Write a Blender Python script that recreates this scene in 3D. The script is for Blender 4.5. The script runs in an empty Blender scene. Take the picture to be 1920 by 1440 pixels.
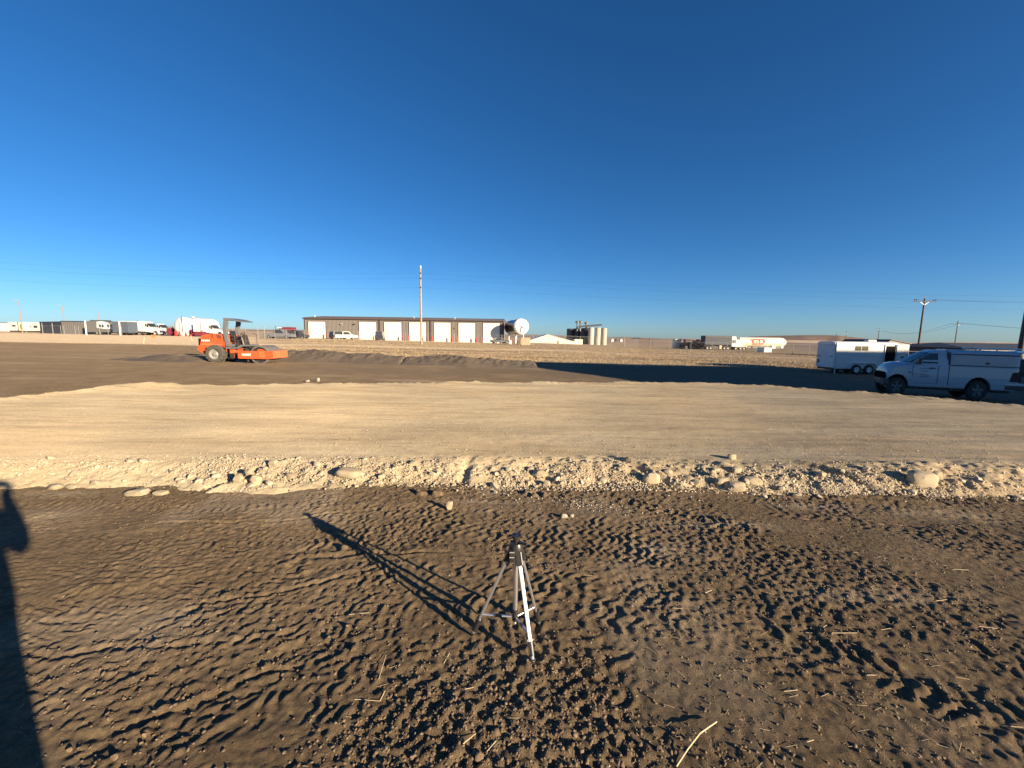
import bpy, bmesh, math, random
import numpy as np
from mathutils import Vector, Matrix
R = math.radians
random.seed(7)
scn = bpy.context.scene
col = scn.collection

# ---------------------------------------------------------------- camera, sky, sun, exposure
CAM_H, FPX, PITCH, ROLL = 1.6, 750.0, 6.8, 0.8
cam = bpy.data.cameras.new('camera')
cam.sensor_width = 36.0
cam.lens = FPX / 1920.0 * 36.0
cam.clip_start, cam.clip_end = 0.02, 30000.0
camo = bpy.data.objects.new('camera', cam)
col.objects.link(camo)
RM = Matrix.Rotation(R(90 - PITCH), 4, 'X') @ Matrix.Rotation(R(ROLL), 4, 'Z')
camo.matrix_world = Matrix.Translation((0, 0, CAM_H)) @ RM
scn.camera = camo

SUN_EL = 13.5
SH = Vector((0.797, -0.604, 0)).normalized()        # horizontal direction towards the sun
sun_dir = Vector((SH.x * math.cos(R(SUN_EL)), SH.y * math.cos(R(SUN_EL)), math.sin(R(SUN_EL))))
world = bpy.data.worlds.new('World')
scn.world = world
world.use_nodes = True
wn = world.node_tree.nodes
sky = wn.new('ShaderNodeTexSky')
sky.sky_type = 'NISHITA'
sky.sun_disc = False
sky.sun_elevation = R(SUN_EL)
sky.sun_rotation = math.atan2(SH.x, SH.y)
sky.altitude = 1300
sky.air_density = 0.85
sky.dust_density = 1.0
sky.ozone_density = 5.0
hs = wn.new('ShaderNodeHueSaturation')
hs.inputs['Saturation'].default_value = 1.12
hs.inputs['Hue'].default_value = 0.500
gm = wn.new('ShaderNodeGamma')
gm.inputs[1].default_value = 1.0
bg = wn['Background']
bg.inputs['Strength'].default_value = 0.057
world.node_tree.links.new(sky.outputs[0], hs.inputs['Color'])
world.node_tree.links.new(hs.outputs[0], gm.inputs[0])
world.node_tree.links.new(gm.outputs[0], bg.inputs['Color'])
sl = bpy.data.lights.new('sun', 'SUN')
sl.energy = 5.0
sl.angle = R(0.5)
sl.color = (1.0, 0.80, 0.56)
so = bpy.data.objects.new('sun', sl)
so.rotation_euler = sun_dir.to_track_quat('Z', 'Y').to_euler()
so.location = (0, 0, 50)
col.objects.link(so)
scn.view_settings.view_transform = 'Standard'
scn.view_settings.look = 'None'
scn.view_settings.gamma = 1.0
scn.view_settings.use_curve_mapping = False
scn.view_settings.exposure = 1.35

# ---------------------------------------------------------------- helpers
_R3 = RM.to_3x3()
def ray(px, py):
    return (_R3 @ Vector(((px - 960) / FPX, -(py - 720) / FPX, -1.0)))
def at(px, py, D):
    """point seen at photo pixel (px, py) in the plane y = D"""
    d = ray(px, py)
    t = D / d.y
    return Vector((d.x * t, D, CAM_H + d.z * t))
def gx(px, D, py=635):
    return at(px, py, D).x

def hsh(i, j, seed):
    n = (i * 374761393 + j * 668265263 + seed * 974634777) & 0xFFFFFFFF
    n = ((n ^ (n >> 13)) * 1274126177) & 0xFFFFFFFF
    n = n ^ (n >> 16)
    return (n & 0xFFFFFF).astype(np.float64) / 0xFFFFFF
def vn(x, y, lam, seed=0):
    """smooth value noise in [-1, 1] with wavelength lam"""
    u = np.asarray(x, float) / lam; v = np.asarray(y, float) / lam
    i = np.floor(u).astype(np.int64); j = np.floor(v).astype(np.int64)
    fu = u - i; fv = v - j
    fu = fu * fu * (3 - 2 * fu); fv = fv * fv * (3 - 2 * fv)
    a = hsh(i, j, seed); b = hsh(i + 1, j, seed); c = hsh(i, j + 1, seed); d = hsh(i + 1, j + 1, seed)
    return ((a * (1 - fu) + b * fu) * (1 - fv) + (c * (1 - fu) + d * fu) * fv) * 2 - 1
def sst(a, b, x):
    t = np.clip((x - a) / (b - a), 0, 1)
    return t * t * (3 - 2 * t)

class MB:
    def __init__(s): s.v = []; s.f = []
    def add(s, vs, fs):
        o = len(s.v); s.v += [tuple(p) for p in vs]; s.f += [tuple(i + o for i in f) for f in fs]; return s
    def box(s, x0, x1, y0, y1, z0, z1):
        vs = [(x, y, z) for x in (x0, x1) for y in (y0, y1) for z in (z0, z1)]
        return s.add(vs, [(0, 1, 3, 2), (4, 6, 7, 5), (0, 4, 5, 1), (2, 3, 7, 6), (0, 2, 6, 4), (1, 5, 7, 3)])
    def tube(s, p0, p1, r0, r1=None, n=10, cap=True):
        r1 = r0 if r1 is None else r1
        p0 = Vector(p0); p1 = Vector(p1); d = (p1 - p0).normalized()
        a = d.orthogonal().normalized(); b = d.cross(a)
        vs = []
        for p, r in ((p0, r0), (p1, r1)):
            for k in range(n):
                t = 2 * math.pi * k / n
                vs.append(p + a * (math.cos(t) * r) + b * (math.sin(t) * r))
        fs = [(k, (k + 1) % n, n + (k + 1) % n, n + k) for k in range(n)]
        if cap: fs += [tuple(range(n))[::-1], tuple(range(n, 2 * n))]
        return s.add(vs, fs)
    def bar(s, p0, p1, w, h):
        """square bar"""
        p0 = Vector(p0); p1 = Vector(p1); d = (p1 - p0).normalized()
        up = Vector((0, 0, 1)) if abs(d.z) < .9 else Vector((1, 0, 0))
        a = d.cross(up).normalized(); b = a.cross(d)
        vs = []
        for p in (p0, p1):
            for sa, sb in ((-1, -1), (1, -1), (1, 1), (-1, 1)):
                vs.append(p + a * (sa * w / 2) + b * (sb * h / 2))
        return s.add(vs, [(3, 2, 1, 0), (4, 5, 6, 7), (0, 1, 5, 4), (1, 2, 6, 5), (2, 3, 7, 6), (3, 0, 4, 7)])
    def prism(s, prof, y0, y1, inset=None):
        """profile of (x, z) points extruded along y"""
        n = len(prof)
        vs = [(x, y0, z) for x, z in prof] + [(x, y1, z) for x, z in prof]
        fs = [tuple(range(n)), tuple(range(n, 2 * n))[::-1]]
        fs += [(k, n + k, n + (k + 1) % n, (k + 1) % n) for k in range(n)]
        return s.add(vs, fs)
    def prismx(s, prof, x0, x1):
        n = len(prof)
        vs = [(x0, y, z) for y, z in prof] + [(x1, y, z) for y, z in prof]
        fs = [tuple(range(n))[::-1], tuple(range(n, 2 * n))]
        fs += [(k, (k + 1) % n, n + (k + 1) % n, n + k) for k in range(n)]
        return s.add(vs, fs)
    def lathe(s, prof, c, axis='y', n=24):
        """prof of (radius, offset along axis) revolved about an axis through c"""
        c = Vector(c); vs = []; m = len(prof)
        for k in range(n):
            t = 2 * math.pi * k / n; ct, st = math.cos(t), math.sin(t)
            for r, h in prof:
                if axis == 'y': vs.append((c.x + r * ct, c.y + h, c.z + r * st))
                elif axis == 'z': vs.append((c.x + r * ct, c.y + r * st, c.z + h))
                else: vs.append((c.x + h, c.y + r * ct, c.z + r * st))
        fs = [(k * m + j, k * m + j + 1, ((k + 1) % n) * m + j + 1, ((k + 1) % n) * m + j) for k in range(n) for j in range(m - 1)]
        return s.add(vs, fs)
    def build(s, name, mat, parent=None, smooth=False, bevel=0, loc=None):
        me = bpy.data.meshes.new(name)
        me.from_pydata(s.v, [], s.f)
        bm = bmesh.new(); bm.from_mesh(me)
        bmesh.ops.recalc_face_normals(bm, faces=bm.faces)
        bm.to_mesh(me); bm.free()
        if isinstance(mat, (list, tuple)):
            for m_ in mat: me.materials.append(m_)
        elif mat: me.materials.append(mat)
        o = bpy.data.objects.new(name, me)
        col.objects.link(o)
        if parent: o.parent = parent
        if loc: o.location = loc
        if smooth:
            me.shade_smooth()
            if smooth is not True:
                me.set_sharp_from_angle(angle=R(smooth))
        if bevel:
            b = o.modifiers.new('bevel', 'BEVEL'); b.width = bevel; b.segments = 2; b.limit_method = 'ANGLE'; b.angle_limit = R(35)
        return o

def tag(o, label=None, cat=None, group=None, kind=None):
    if label: o['label'] = label
    if cat: o['category'] = cat
    if group: o['group'] = group
    if kind: o['kind'] = kind
    return o
def empty(name, loc, rz=0.0, label=None, cat=None, group=None, rx=0, ry=0):
    o = bpy.data.objects.new(name, None)
    o.empty_display_size = .3
    o.location = loc; o.rotation_euler = (rx, ry, rz)
    col.objects.link(o)
    return tag(o, label, cat, group)
def copy_tree(o, parent=None):
    c = o.copy(); col.objects.link(c); c.parent = parent
    for ch in list(o.children): copy_tree(ch, c)
    return c

# ---------------------------------------------------------------- materials
def newmat(name):
    m = bpy.data.materials.new(name); m.use_nodes = True
    return m, m.node_tree.nodes, m.node_tree.links, m.node_tree.nodes['Principled BSDF']
def ramp(nt, links, fac, stops):
    r = nt.new('ShaderNodeValToRGB')
    e = r.color_ramp.elements
    e[0].position, e[0].color = stops[0][0], (*stops[0][1], 1)
    e[1].position, e[1].color = stops[-1][0], (*stops[-1][1], 1)
    for p, c in stops[1:-1]:
        n = e.new(p); n.color = (*c, 1)
    links.new(fac, r.inputs[0])
    return r
def noise(nt, links, vec, scale, detail=4, rough=.55):
    n = nt.new('ShaderNodeTexNoise'); n.inputs['Scale'].default_value = scale
    n.inputs['Detail'].default_value = detail; n.inputs['Roughness'].default_value = rough
    if vec: links.new(vec, n.inputs['Vector'])
    return n
def paint(name, c, rough=.5, metal=0.0, var=.12, scale=3.0, dust=0.0, coat=0.0, dustcol=(.32, .25, .17), bump=0.0):
    """procedural finish: base colour with soft uneven wear, optional dust low down"""
    m, nt, lk, b = newmat(name)
    tc = nt.new('ShaderNodeTexCoord')
    n = noise(nt, lk, tc.outputs['Object'], scale, 6, .6)
    lo = tuple(max(0, x * (1 - var)) for x in c); hi = tuple(min(1, x * (1 + var * .6)) for x in c)
    r = ramp(nt, lk, n.outputs['Fac'], [(.3, lo), (.7, hi)])
    out = r.outputs[0]
    if dust > 0:
        n2 = noise(nt, lk, tc.outputs['Object'], scale * 2.3, 8, .7)
        mr = nt.new('ShaderNodeMapRange'); lk.new(n2.outputs['Fac'], mr.inputs[0])
        mr.inputs[1].default_value = .42; mr.inputs[2].default_value = .75; mr.inputs[4].default_value = dust
        mx = nt.new('ShaderNodeMix'); mx.data_type = 'RGBA'
        lk.new(mr.outputs[0], mx.inputs[0]); lk.new(out, mx.inputs[6]); mx.inputs[7].default_value = (*dustcol, 1)
        out = mx.outputs[2]
    lk.new(out, b.inputs['Base Color'])
    rr = nt.new('ShaderNodeMapRange'); lk.new(n.outputs['Fac'], rr.inputs[0])
    rr.inputs[3].default_value = max(.02, rough - .08); rr.inputs[4].default_value = min(1, rough + .1)
    lk.new(rr.outputs[0], b.inputs['Roughness'])
    b.inputs['Metallic'].default_value = metal
    b.inputs['Coat Weight'].default_value = coat
    if bump:
        bp = nt.new('ShaderNodeBump'); bp.inputs['Strength'].default_value = bump; bp.inputs['Distance'].default_value = .01
        n3 = noise(nt, lk, tc.outputs['Object'], scale * 14, 6, .7)
        lk.new(n3.outputs['Fac'], bp.inputs['Height']); lk.new(bp.outputs[0], b.inputs['Normal'])
    return m
M = {}
M['orange'] = paint('orange_paint', (.60, .088, .022), .45, var=.12, dust=.35, coat=.2, dustcol=(.45, .2, .1))
M['orange_pale'] = paint('faded_orange_paint', (.62, .13, .042), .5, var=.15, dust=.45, dustcol=(.55, .3, .15))
M['grey_paint'] = paint('grey_machine_paint', (.12, .135, .145), .5, dust=.3)
M['dark'] = paint('dark_parts', (.022, .022, .024), .6, dust=.25)
M['black'] = paint('black_plastic', (.02, .02, .022), .35, dust=.1)
M['rubber'] = paint('rubber', (.045, .043, .04), .85, dust=.7, dustcol=(.2, .17, .13), scale=6)
M['rubber_clean'] = paint('tyre_rubber', (.022, .022, .022), .8, dust=.35, dustcol=(.14, .12, .1))
M['steel'] = paint('drum_steel', (.20, .18, .16), .45, metal=.35, var=.25, dust=.5, dustcol=(.34, .28, .2))
M['alu'] = paint('brushed_aluminium', (.80, .80, .80), .32, metal=.9, var=.06)
M['leg_white'] = paint('bright_anodised_leg', (.86, .86, .84), .38, metal=.35, var=.04)
M['rim'] = paint('wheel_rim', (.33, .32, .29), .4, metal=.3, dust=.3)
M['white'] = paint('white_paint', (.66, .66, .64), .4, var=.05, dust=.15, coat=.2)
M['whitewarm'] = paint('cream_paint', (.78, .70, .52), .55, var=.07)
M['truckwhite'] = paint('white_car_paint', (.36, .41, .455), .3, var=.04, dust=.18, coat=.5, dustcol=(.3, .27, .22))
M['red'] = paint('red_paint', (.45, .035, .04), .45, var=.15, dust=.2)
M['maroon'] = paint('maroon_paint', (.19, .03, .045), .5, var=.15)
M['darkgrey'] = paint('charcoal_panel', (.045, .048, .052), .55, var=.15)
M['midgrey'] = paint('grey_panel', (.14, .135, .13), .55, var=.12)
M['carsilver'] = paint('silver_grey_car_paint', (.22, .23, .25), .35, metal=.3, coat=.4)
M['cardark'] = paint('dark_car_paint', (.035, .04, .05), .3, coat=.4)
M['navy'] = paint('slate_blue_panel', (.09, .11, .14), .5, var=.12)
M['glass'] = paint('dark_tinted_glass', (.03, .04, .045), .08, var=.05)
M['winglass'] = paint('window_glass', (.10, .095, .06), .6, var=.2)
M['winglass'].node_tree.nodes['Principled BSDF'].inputs['Specular IOR Level'].default_value = .1
M['chrome'] = paint('polished_steel', (.62, .64, .66), .18, metal=1.0, var=.1)
M['void'] = paint('dark_interior', (.015, .015, .014), 1.0)  # flat black standing in for unlit openings; the wires share it
M['void'].node_tree.nodes['Principled BSDF'].inputs['Specular IOR Level'].default_value = 0
M['fencesteel'] = paint('weathered_fence_steel', (.26, .26, .25), .6, var=.2)
M['tanksteel'] = paint('dull_polished_tank_steel', (.34, .34, .35), .34, metal=1.0, var=.15)
M['navydark'] = paint('dark_slate_blue_panel', (.035, .048, .068), .6, var=.15)  # slate blue panel with the side's shade put into a darker colour
M['galv'] = paint('galvanised_steel', (.52, .53, .52), .5, metal=.4, var=.1)
M['wood'] = paint('weathered_pole_wood', (.30, .21, .145), .85, var=.3, scale=5, bump=.4)
M['greywood'] = paint('sun_bleached_pole_wood', (.36, .27, .20), .85, var=.25, scale=4)
M['darkwood'] = paint('dark_pole_wood', (.10, .075, .065), .85, var=.3, scale=5)
M['siding'] = paint('brown_grey_siding', (.19, .168, .15), .6, var=.06)
M['trim'] = paint('dark_brown_trim', (.075, .055, .052), .55, var=.1)
M['roofmet'] = paint('grey_metal_roof', (.36, .35, .36), .45, metal=.2, var=.1)
M['door'] = paint('cream_overhead_door', (.80, .77, .62), .5, var=.03)
M['concrete'] = paint('silo_concrete', (.40, .365, .30), .8, var=.12, scale=1.0)
M['silodark'] = paint('dark_bin_steel', (.035, .04, .05), .6, var=.2, scale=1.0)
M['lath'] = paint('pale_lath_wood', (.72, .62, .34), .8, var=.1)
M['flag'] = paint('orange_flagging', (.85, .22, .05), .6, var=.1)
M['redtext'] = paint('red_lettering', (.62, .07, .045), .5, var=.1)
M['ink'] = paint('black_lettering', (.02, .02, .02), .5)
M['inkblue'] = paint('grey_door_lettering', (.13, .17, .2), .5)
M['whitetext'] = paint('white_lettering', (.85, .8, .7), .5, var=.1)
M['straw'] = paint('dry_straw', (.52, .42, .26), .8, var=.25, scale=20)
M['jacket'] = paint('dark_jacket_cloth', (.05, .06, .08), .9, var=.2)
M['skin'] = paint('skin', (.5, .32, .24), .6, var=.1)
M['taillight'] = paint('dark_red_lens', (.03, .006, .009), .55, var=.1)
M['tan'] = paint('tan_car_paint', (.42, .33, .22), .5, var=.1)

def chainlink():
    m, nt, lk, b = newmat('chain_link_wire')
    b.inputs['Base Color'].default_value = (.25, .25, .24, 1); b.inputs['Roughness'].default_value = .6
    tr = nt.new('ShaderNodeBsdfTransparent'); mx = nt.new('ShaderNodeMixShader')
    tc = nt.new('ShaderNodeTexCoord'); mp = nt.new('ShaderNodeMapping')
    mp.inputs['Rotation'].default_value = (0, R(45), 0)
    lk.new(tc.outputs['Object'], mp.inputs[0])
    sp = nt.new('ShaderNodeSeparateXYZ'); lk.new(mp.outputs[0], sp.inputs[0])
    outs = []
    for ax in ('X', 'Z'):
        a = nt.new('ShaderNodeMath'); a.operation = 'MULTIPLY'; a.inputs[1].default_value = 16; lk.new(sp.outputs[ax], a.inputs[0])
        f = nt.new('ShaderNodeMath'); f.operation = 'FRACT'; lk.new(a.outputs[0], f.inputs[0])
        c = nt.new('ShaderNodeMath'); c.operation = 'LESS_THAN'; c.inputs[1].default_value = .025; lk.new(f.outputs[0], c.inputs[0])
        outs.append(c)
    mxm = nt.new('ShaderNodeMath'); mxm.operation = 'MAXIMUM'
    lk.new(outs[0].outputs[0], mxm.inputs[0]); lk.new(outs[1].outputs[0], mxm.inputs[1])
    lk.new(mxm.outputs[0], mx.inputs[0]); lk.new(tr.outputs[0], mx.inputs[1]); lk.new(b.outputs[0], mx.inputs[2])
    lk.new(mx.outputs[0], nt['Material Output'].inputs[0])
    return m
M['chain'] = chainlink()

def ground_mat():
    m, nt, lk, b = newmat('ground_soil_and_field')
    b.inputs['Roughness'].default_value = .95; b.inputs['Diffuse Roughness'].default_value = .35
    b.inputs['Specular IOR Level'].default_value = .15
    geo = nt.new('ShaderNodeNewGeometry'); P = geo.outputs['Position']
    def attr(n):
        a = nt.new('ShaderNodeAttribute'); a.attribute_name = n; return a.outputs['Fac']
    def mix(f, a, c):
        x = nt.new('ShaderNodeMix'); x.data_type = 'RGBA'; lk.new(f, x.inputs[0])
        lk.new(a, x.inputs[6]); lk.new(c, x.inputs[7]); return x.outputs[2]
    # dark soil
    n1 = noise(nt, lk, P, 1.1, 6, .6); n2 = noise(nt, lk, P, 22, 8, .7)
    soil = ramp(nt, lk, n1.outputs['Fac'], [(.3, (.145, .107, .064)), (.55, (.195, .147, .090)), (.75, (.25, .195, .128))])
    fine = ramp(nt, lk, n2.outputs['Fac'], [(.3, (.35, .35, .36)), (.7, (1.45, 1.38, 1.3))])
    mu = nt.new('ShaderNodeMix'); mu.data_type = 'RGBA'; mu.blend_type = 'MULTIPLY'; mu.inputs[0].default_value = .75
    lk.new(soil.outputs[0], mu.inputs[6]); lk.new(fine.outputs[0], mu.inputs[7])
    c = mu.outputs[2]
    # streaky dry field, stretched along x
    mp = nt.new('ShaderNodeMapping'); mp.inputs['Scale'].default_value = (.10, .8, 1); lk.new(P, mp.inputs[0])
    g1 = noise(nt, lk, mp.outputs[0], .55, 8, .75); g2 = noise(nt, lk, P, 1.6, 6, .75)
    ad = nt.new('ShaderNodeMath'); ad.operation = 'ADD'; lk.new(g1.outputs['Fac'], ad.inputs[0])
    sc = nt.new('ShaderNodeMath'); sc.operation = 'MULTIPLY'; sc.inputs[1].default_value = .5; lk.new(g2.outputs['Fac'], sc.inputs[0]); lk.new(sc.outputs[0], ad.inputs[1])
    grass = ramp(nt, lk, ad.outputs[0], [(.55, (.12, .085, .052)), (.72, (.25, .185, .115)), (.88, (.42, .325, .20))])
    mp2 = nt.new('ShaderNodeMapping'); mp2.inputs['Scale'].default_value = (.12, 1, 1); lk.new(P, mp2.inputs[0])
    r1 = noise(nt, lk, mp2.outputs[0], 1.5, 8, .7)
    road = ramp(nt, lk, r1.outputs['Fac'], [(.3, (.40, .315, .215)), (.7, (.56, .455, .32))])
    d1 = noise(nt, lk, P, 6, 8, .8)
    mill_shade = ramp(nt, lk, d1.outputs['Fac'], [(.3, (.085, .065, .045)), (.7, (.15, .117, .082))])
    dry = ramp(nt, lk, n2.outputs['Fac'], [(.3, (.24, .19, .13)), (.7, (.36, .29, .2))])
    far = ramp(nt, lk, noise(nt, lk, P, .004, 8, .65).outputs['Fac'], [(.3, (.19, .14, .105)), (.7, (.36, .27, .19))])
    c = mix(attr('dry'), c, dry.outputs[0])
    c = mix(attr('mill'), c, mill_shade.outputs[0])
    c = mix(attr('grass'), c, grass.outputs[0])
    c = mix(attr('road'), c, road.outputs[0])
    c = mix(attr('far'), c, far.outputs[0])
    lk.new(c, b.inputs['Base Color'])
    bp = nt.new('ShaderNodeBump'); bp.inputs['Strength'].default_value = .5; bp.inputs['Distance'].default_value = .012
    lk.new(n2.outputs['Fac'], bp.inputs['Height'])
    n4 = noise(nt, lk, P, 60, 8, .8)
    bp2 = nt.new('ShaderNodeBump'); bp2.inputs['Strength'].default_value = 1.0; bp2.inputs['Distance'].default_value = .016
    lk.new(n4.outputs['Fac'], bp2.inputs['Height']); lk.new(bp.outputs[0], bp2.inputs['Normal'])
    lk.new(bp2.outputs[0], b.inputs['Normal'])
    return m
def gravel_mat():
    m, nt, lk, b = newmat('tan_gravel_fill')
    b.inputs['Roughness'].default_value = .95; b.inputs['Diffuse Roughness'].default_value = .35
    b.inputs['Specular IOR Level'].default_value = .15
    geo = nt.new('ShaderNodeNewGeometry'); P = geo.outputs['Position']
    mp = nt.new('ShaderNodeMapping'); mp.inputs['Scale'].default_value = (.25, 1, 1); lk.new(P, mp.inputs[0])
    n1 = noise(nt, lk, mp.outputs[0], 1.4, 8, .62); n2 = noise(nt, lk, P, 30, 8, .75); n5 = noise(nt, lk, P, .35, 3, .5)
    c1 = ramp(nt, lk, n1.outputs['Fac'], [(.28, (.32, .258, .168)), (.5, (.425, .352, .232)), (.72, (.52, .44, .298))])
    c2 = ramp(nt, lk, n2.outputs['Fac'], [(.3, (.6, .6, .6)), (.5, (1, 1, 1)), (.7, (1.25, 1.22, 1.15))])
    c3 = ramp(nt, lk, n5.outputs['Fac'], [(.35, (.86, .87, .88)), (.65, (1.05, 1.0, .93))])
    mp6 = nt.new('ShaderNodeMapping'); mp6.inputs['Scale'].default_value = (.16, 1.3, 1); mp6.inputs['Rotation'].default_value = (0, 0, .12); lk.new(P, mp6.inputs[0])
    n6 = noise(nt, lk, mp6.outputs[0], 4.5, 8, .8); c6 = ramp(nt, lk, n6.outputs['Fac'], [(.33, (.66, .65, .64)), (.5, (1, 1, 1)), (.7, (1.12, 1.12, 1.12))])
    m6 = nt.new('ShaderNodeMix'); m6.data_type = 'RGBA'; m6.blend_type = 'MULTIPLY'; m6.inputs[0].default_value = .9
    lk.new(c3.outputs[0], m6.inputs[6]); lk.new(c6.outputs[0], m6.inputs[7])
    a = nt.new('ShaderNodeMix'); a.data_type = 'RGBA'; a.blend_type = 'MULTIPLY'; a.inputs[0].default_value = 1.0
    lk.new(c1.outputs[0], a.inputs[6]); lk.new(c2.outputs[0], a.inputs[7])
    a2 = nt.new('ShaderNodeMix'); a2.data_type = 'RGBA'; a2.blend_type = 'MULTIPLY'; a2.inputs[0].default_value = 1
    lk.new(a.outputs[2], a2.inputs[6]); lk.new(m6.outputs[2], a2.inputs[7])
    lk.new(a2.outputs[2], b.inputs['Base Color'])
    v = nt.new('ShaderNodeTexVoronoi'); v.inputs['Scale'].default_value = 45; lk.new(P, v.inputs['Vector'])
    bp = nt.new('ShaderNodeBump'); bp.inputs['Strength'].default_value = .35; bp.inputs['Distance'].default_value = .008
    lk.new(n2.outputs['Fac'], bp.inputs['Height'])
    bp2 = nt.new('ShaderNodeBump'); bp2.inputs['Strength'].default_value = .25; bp2.inputs['Distance'].default_value = .006; bp2.invert = True
    lk.new(v.outputs['Distance'], bp2.inputs['Height']); lk.new(bp.outputs[0], bp2.inputs['Normal'])
    lk.new(bp2.outputs[0], b.inputs['Normal'])
    return m
def stone_mat(name, stops, scale=8):
    """stones: each one takes its own tone from its position"""
    m, nt, lk, b = newmat(name)
    b.inputs['Roughness'].default_value = .85
    geo = nt.new('ShaderNodeNewGeometry')
    n = noise(nt, lk, geo.outputs['Position'], scale, 6, .65)
    ad = nt.new('ShaderNodeMath'); ad.operation = 'MULTIPLY_ADD'
    lk.new(geo.outputs['Random Per Island'], ad.inputs[0]); ad.inputs[1].default_value = .45
    s = nt.new('ShaderNodeMath'); s.operation = 'MULTIPLY'; s.inputs[1].default_value = .6; lk.new(n.outputs['Fac'], s.inputs[0]); lk.new(s.outputs[0], ad.inputs[2])
    r = ramp(nt, lk, ad.outputs[0], stops)
    lk.new(r.outputs[0], b.inputs['Base Color'])
    bp = nt.new('ShaderNodeBump'); bp.inputs['Strength'].default_value = .4; bp.inputs['Distance'].default_value = .004
    n3 = noise(nt, lk, geo.outputs['Position'], scale * 12, 5, .7); lk.new(n3.outputs['Fac'], bp.inputs['Height']); lk.new(bp.outputs[0], b.inputs['Normal'])
    return m
M['ground'] = ground_mat()
M['gravel'] = gravel_mat()
M['stone'] = stone_mat('tan_field_stone', [(.15, (.25, .20, .13)), (.5, (.37, .305, .205)), (.85, (.50, .43, .31))])
M['boulder'] = stone_mat('round_boulder_stone', [(.1, (.22, .175, .11)), (.5, (.34, .28, .18)), (.9, (.45, .38, .26))], 5)
M['palestone'] = stone_mat('pale_pebble_stone', [(.1, (.28, .23, .16)), (.9, (.46, .40, .31))])
M['clod'] = stone_mat('dark_soil_clods', [(.1, (.085, .058, .035)), (.6, (.15, .106, .064)), (.95, (.24, .175, .11))], 20)
M['millings'] = stone_mat('dark_asphalt_millings', [(.1, (.055, .043, .030)), (.6, (.115, .090, .064)), (.95, (.20, .165, .12))], 6)
M['drygrass'] = stone_mat('dry_grass_blades', [(.1, (.22, .155, .09)), (.5, (.40, .30, .175)), (.9, (.56, .44, .27))], 1.5)

# ---------------------------------------------------------------- terrain
_A = [-1.4, -.95, -.5, 0, .5, .9, 1.4]
_Y = [2, 6, 14, 30, 50, 100, 200, 500, 1500, 5000]
_T = np.array([[0, 0, 0, 0, 0, 0, 0],
               [0, 0, 0, 0, 0, -.02, -.05],
               [0, -.05, -.12, -.25, -.42, -.58, -.66],
               [.08, -.05, -.27, -.45, -.6, -.76, -.76],
               [.25, .2, .2, -.05, -.5, -.8, -.95],
               [.65, .6, .45, -.1, -1.2, -1.5, -1.6],
               [1.0, .8, .2, -1, -2.4, -2.8, -3.0],
               [2.5, 1.5, .0, -3, -4, -5, -6],
               [12, 12, 4, -4, -4, -9, -9],
               [70, 60, 14, -14, -14, -30, -30]], float)
def zbase(x, y):
    x = np.asarray(x, float); y = np.asarray(y, float)
    yy = np.clip(y, 2.0, 5000)
    a = np.clip(x / yy, -1.4, 1.4)
    ly = np.log(yy); LY = np.log(np.array(_Y))
    j = np.clip(np.searchsorted(LY, ly, side='right') - 1, 0, len(LY) - 2)
    fy = (ly - LY[j]) / (LY[j + 1] - LY[j])
    AA = np.array(_A)
    i = np.clip(np.searchsorted(AA, a, side='right') - 1, 0, len(AA) - 2)
    fa = (a - AA[i]) / (AA[i + 1] - AA[i])
    fa = np.clip(fa, 0, 1); fa = fa * fa * (3 - 2 * fa); fy = fy * fy * (3 - 2 * fy)
    z = (_T[j, i] * (1 - fa) + _T[j, i + 1] * fa) * (1 - fy) + (_T[j + 1, i] * (1 - fa) + _T[j + 1, i + 1] * fa) * fy
    return z

def lugs(s, t, p, k, d, w, sharp=.3):
    """tread print: worn ribs of pitch p that lean back from the middle by k, inside half-width w"""
    j = .30 * vn(s, t, .16, 33) + .24 * vn(s, t, .055, 34)
    zz = np.abs(((t / .125) % 1.0) * 2 - 1) * .0625 if k > 5 else None
    ph = (s + (.75 * zz + .08 * t if zz is not None else k * np.sqrt(t * t + .0009))) / p + j * (.55 if k > 5 else 1)
    rib = sst(-sharp, sharp + .5, np.sin(2 * np.pi * ph))
    amp = (.35 + .65 * sst(-.5, .4, vn(s, t * 1.3, .10, 35))) * (.45 + .55 * sst(-.45, .05, vn(s, t, .042, 38)))
    inside = 1 - sst(w * .75, w * 1.05, np.abs(t))
    edge = np.exp(-((np.abs(t) - w * 1.12) / (w * .16)) ** 2) * sst(-.3, .5, vn(s, t, .3, 36))
    return d * (rib * amp - .6) * inside + d * .45 * edge
def scales(x, y, ang, lx, ly, d, seed):
    """overlapping low ripples pressed into damp dirt: long in one direction, steep on one side"""
    ca, sa = math.cos(ang), math.sin(ang)
    u = x * ca + y * sa; v = -x * sa + y * ca
    v = v + .35 * ly * vn(u, v, lx * .5, seed) + .8 * ly * vn(u, v, lx * 1.6, seed + 1)
    ph = v / ly + .8 * vn(u / lx, v / (ly * 3), 1.0, seed + 2)
    f = ph - np.floor(ph)
    saw = np.where(f < .8, f / .8, (1 - f) / .2)
    return d * (saw - .5) * (.4 + .6 * sst(-.5, .5, vn(u, v, lx * .8, seed + 3)))
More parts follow.
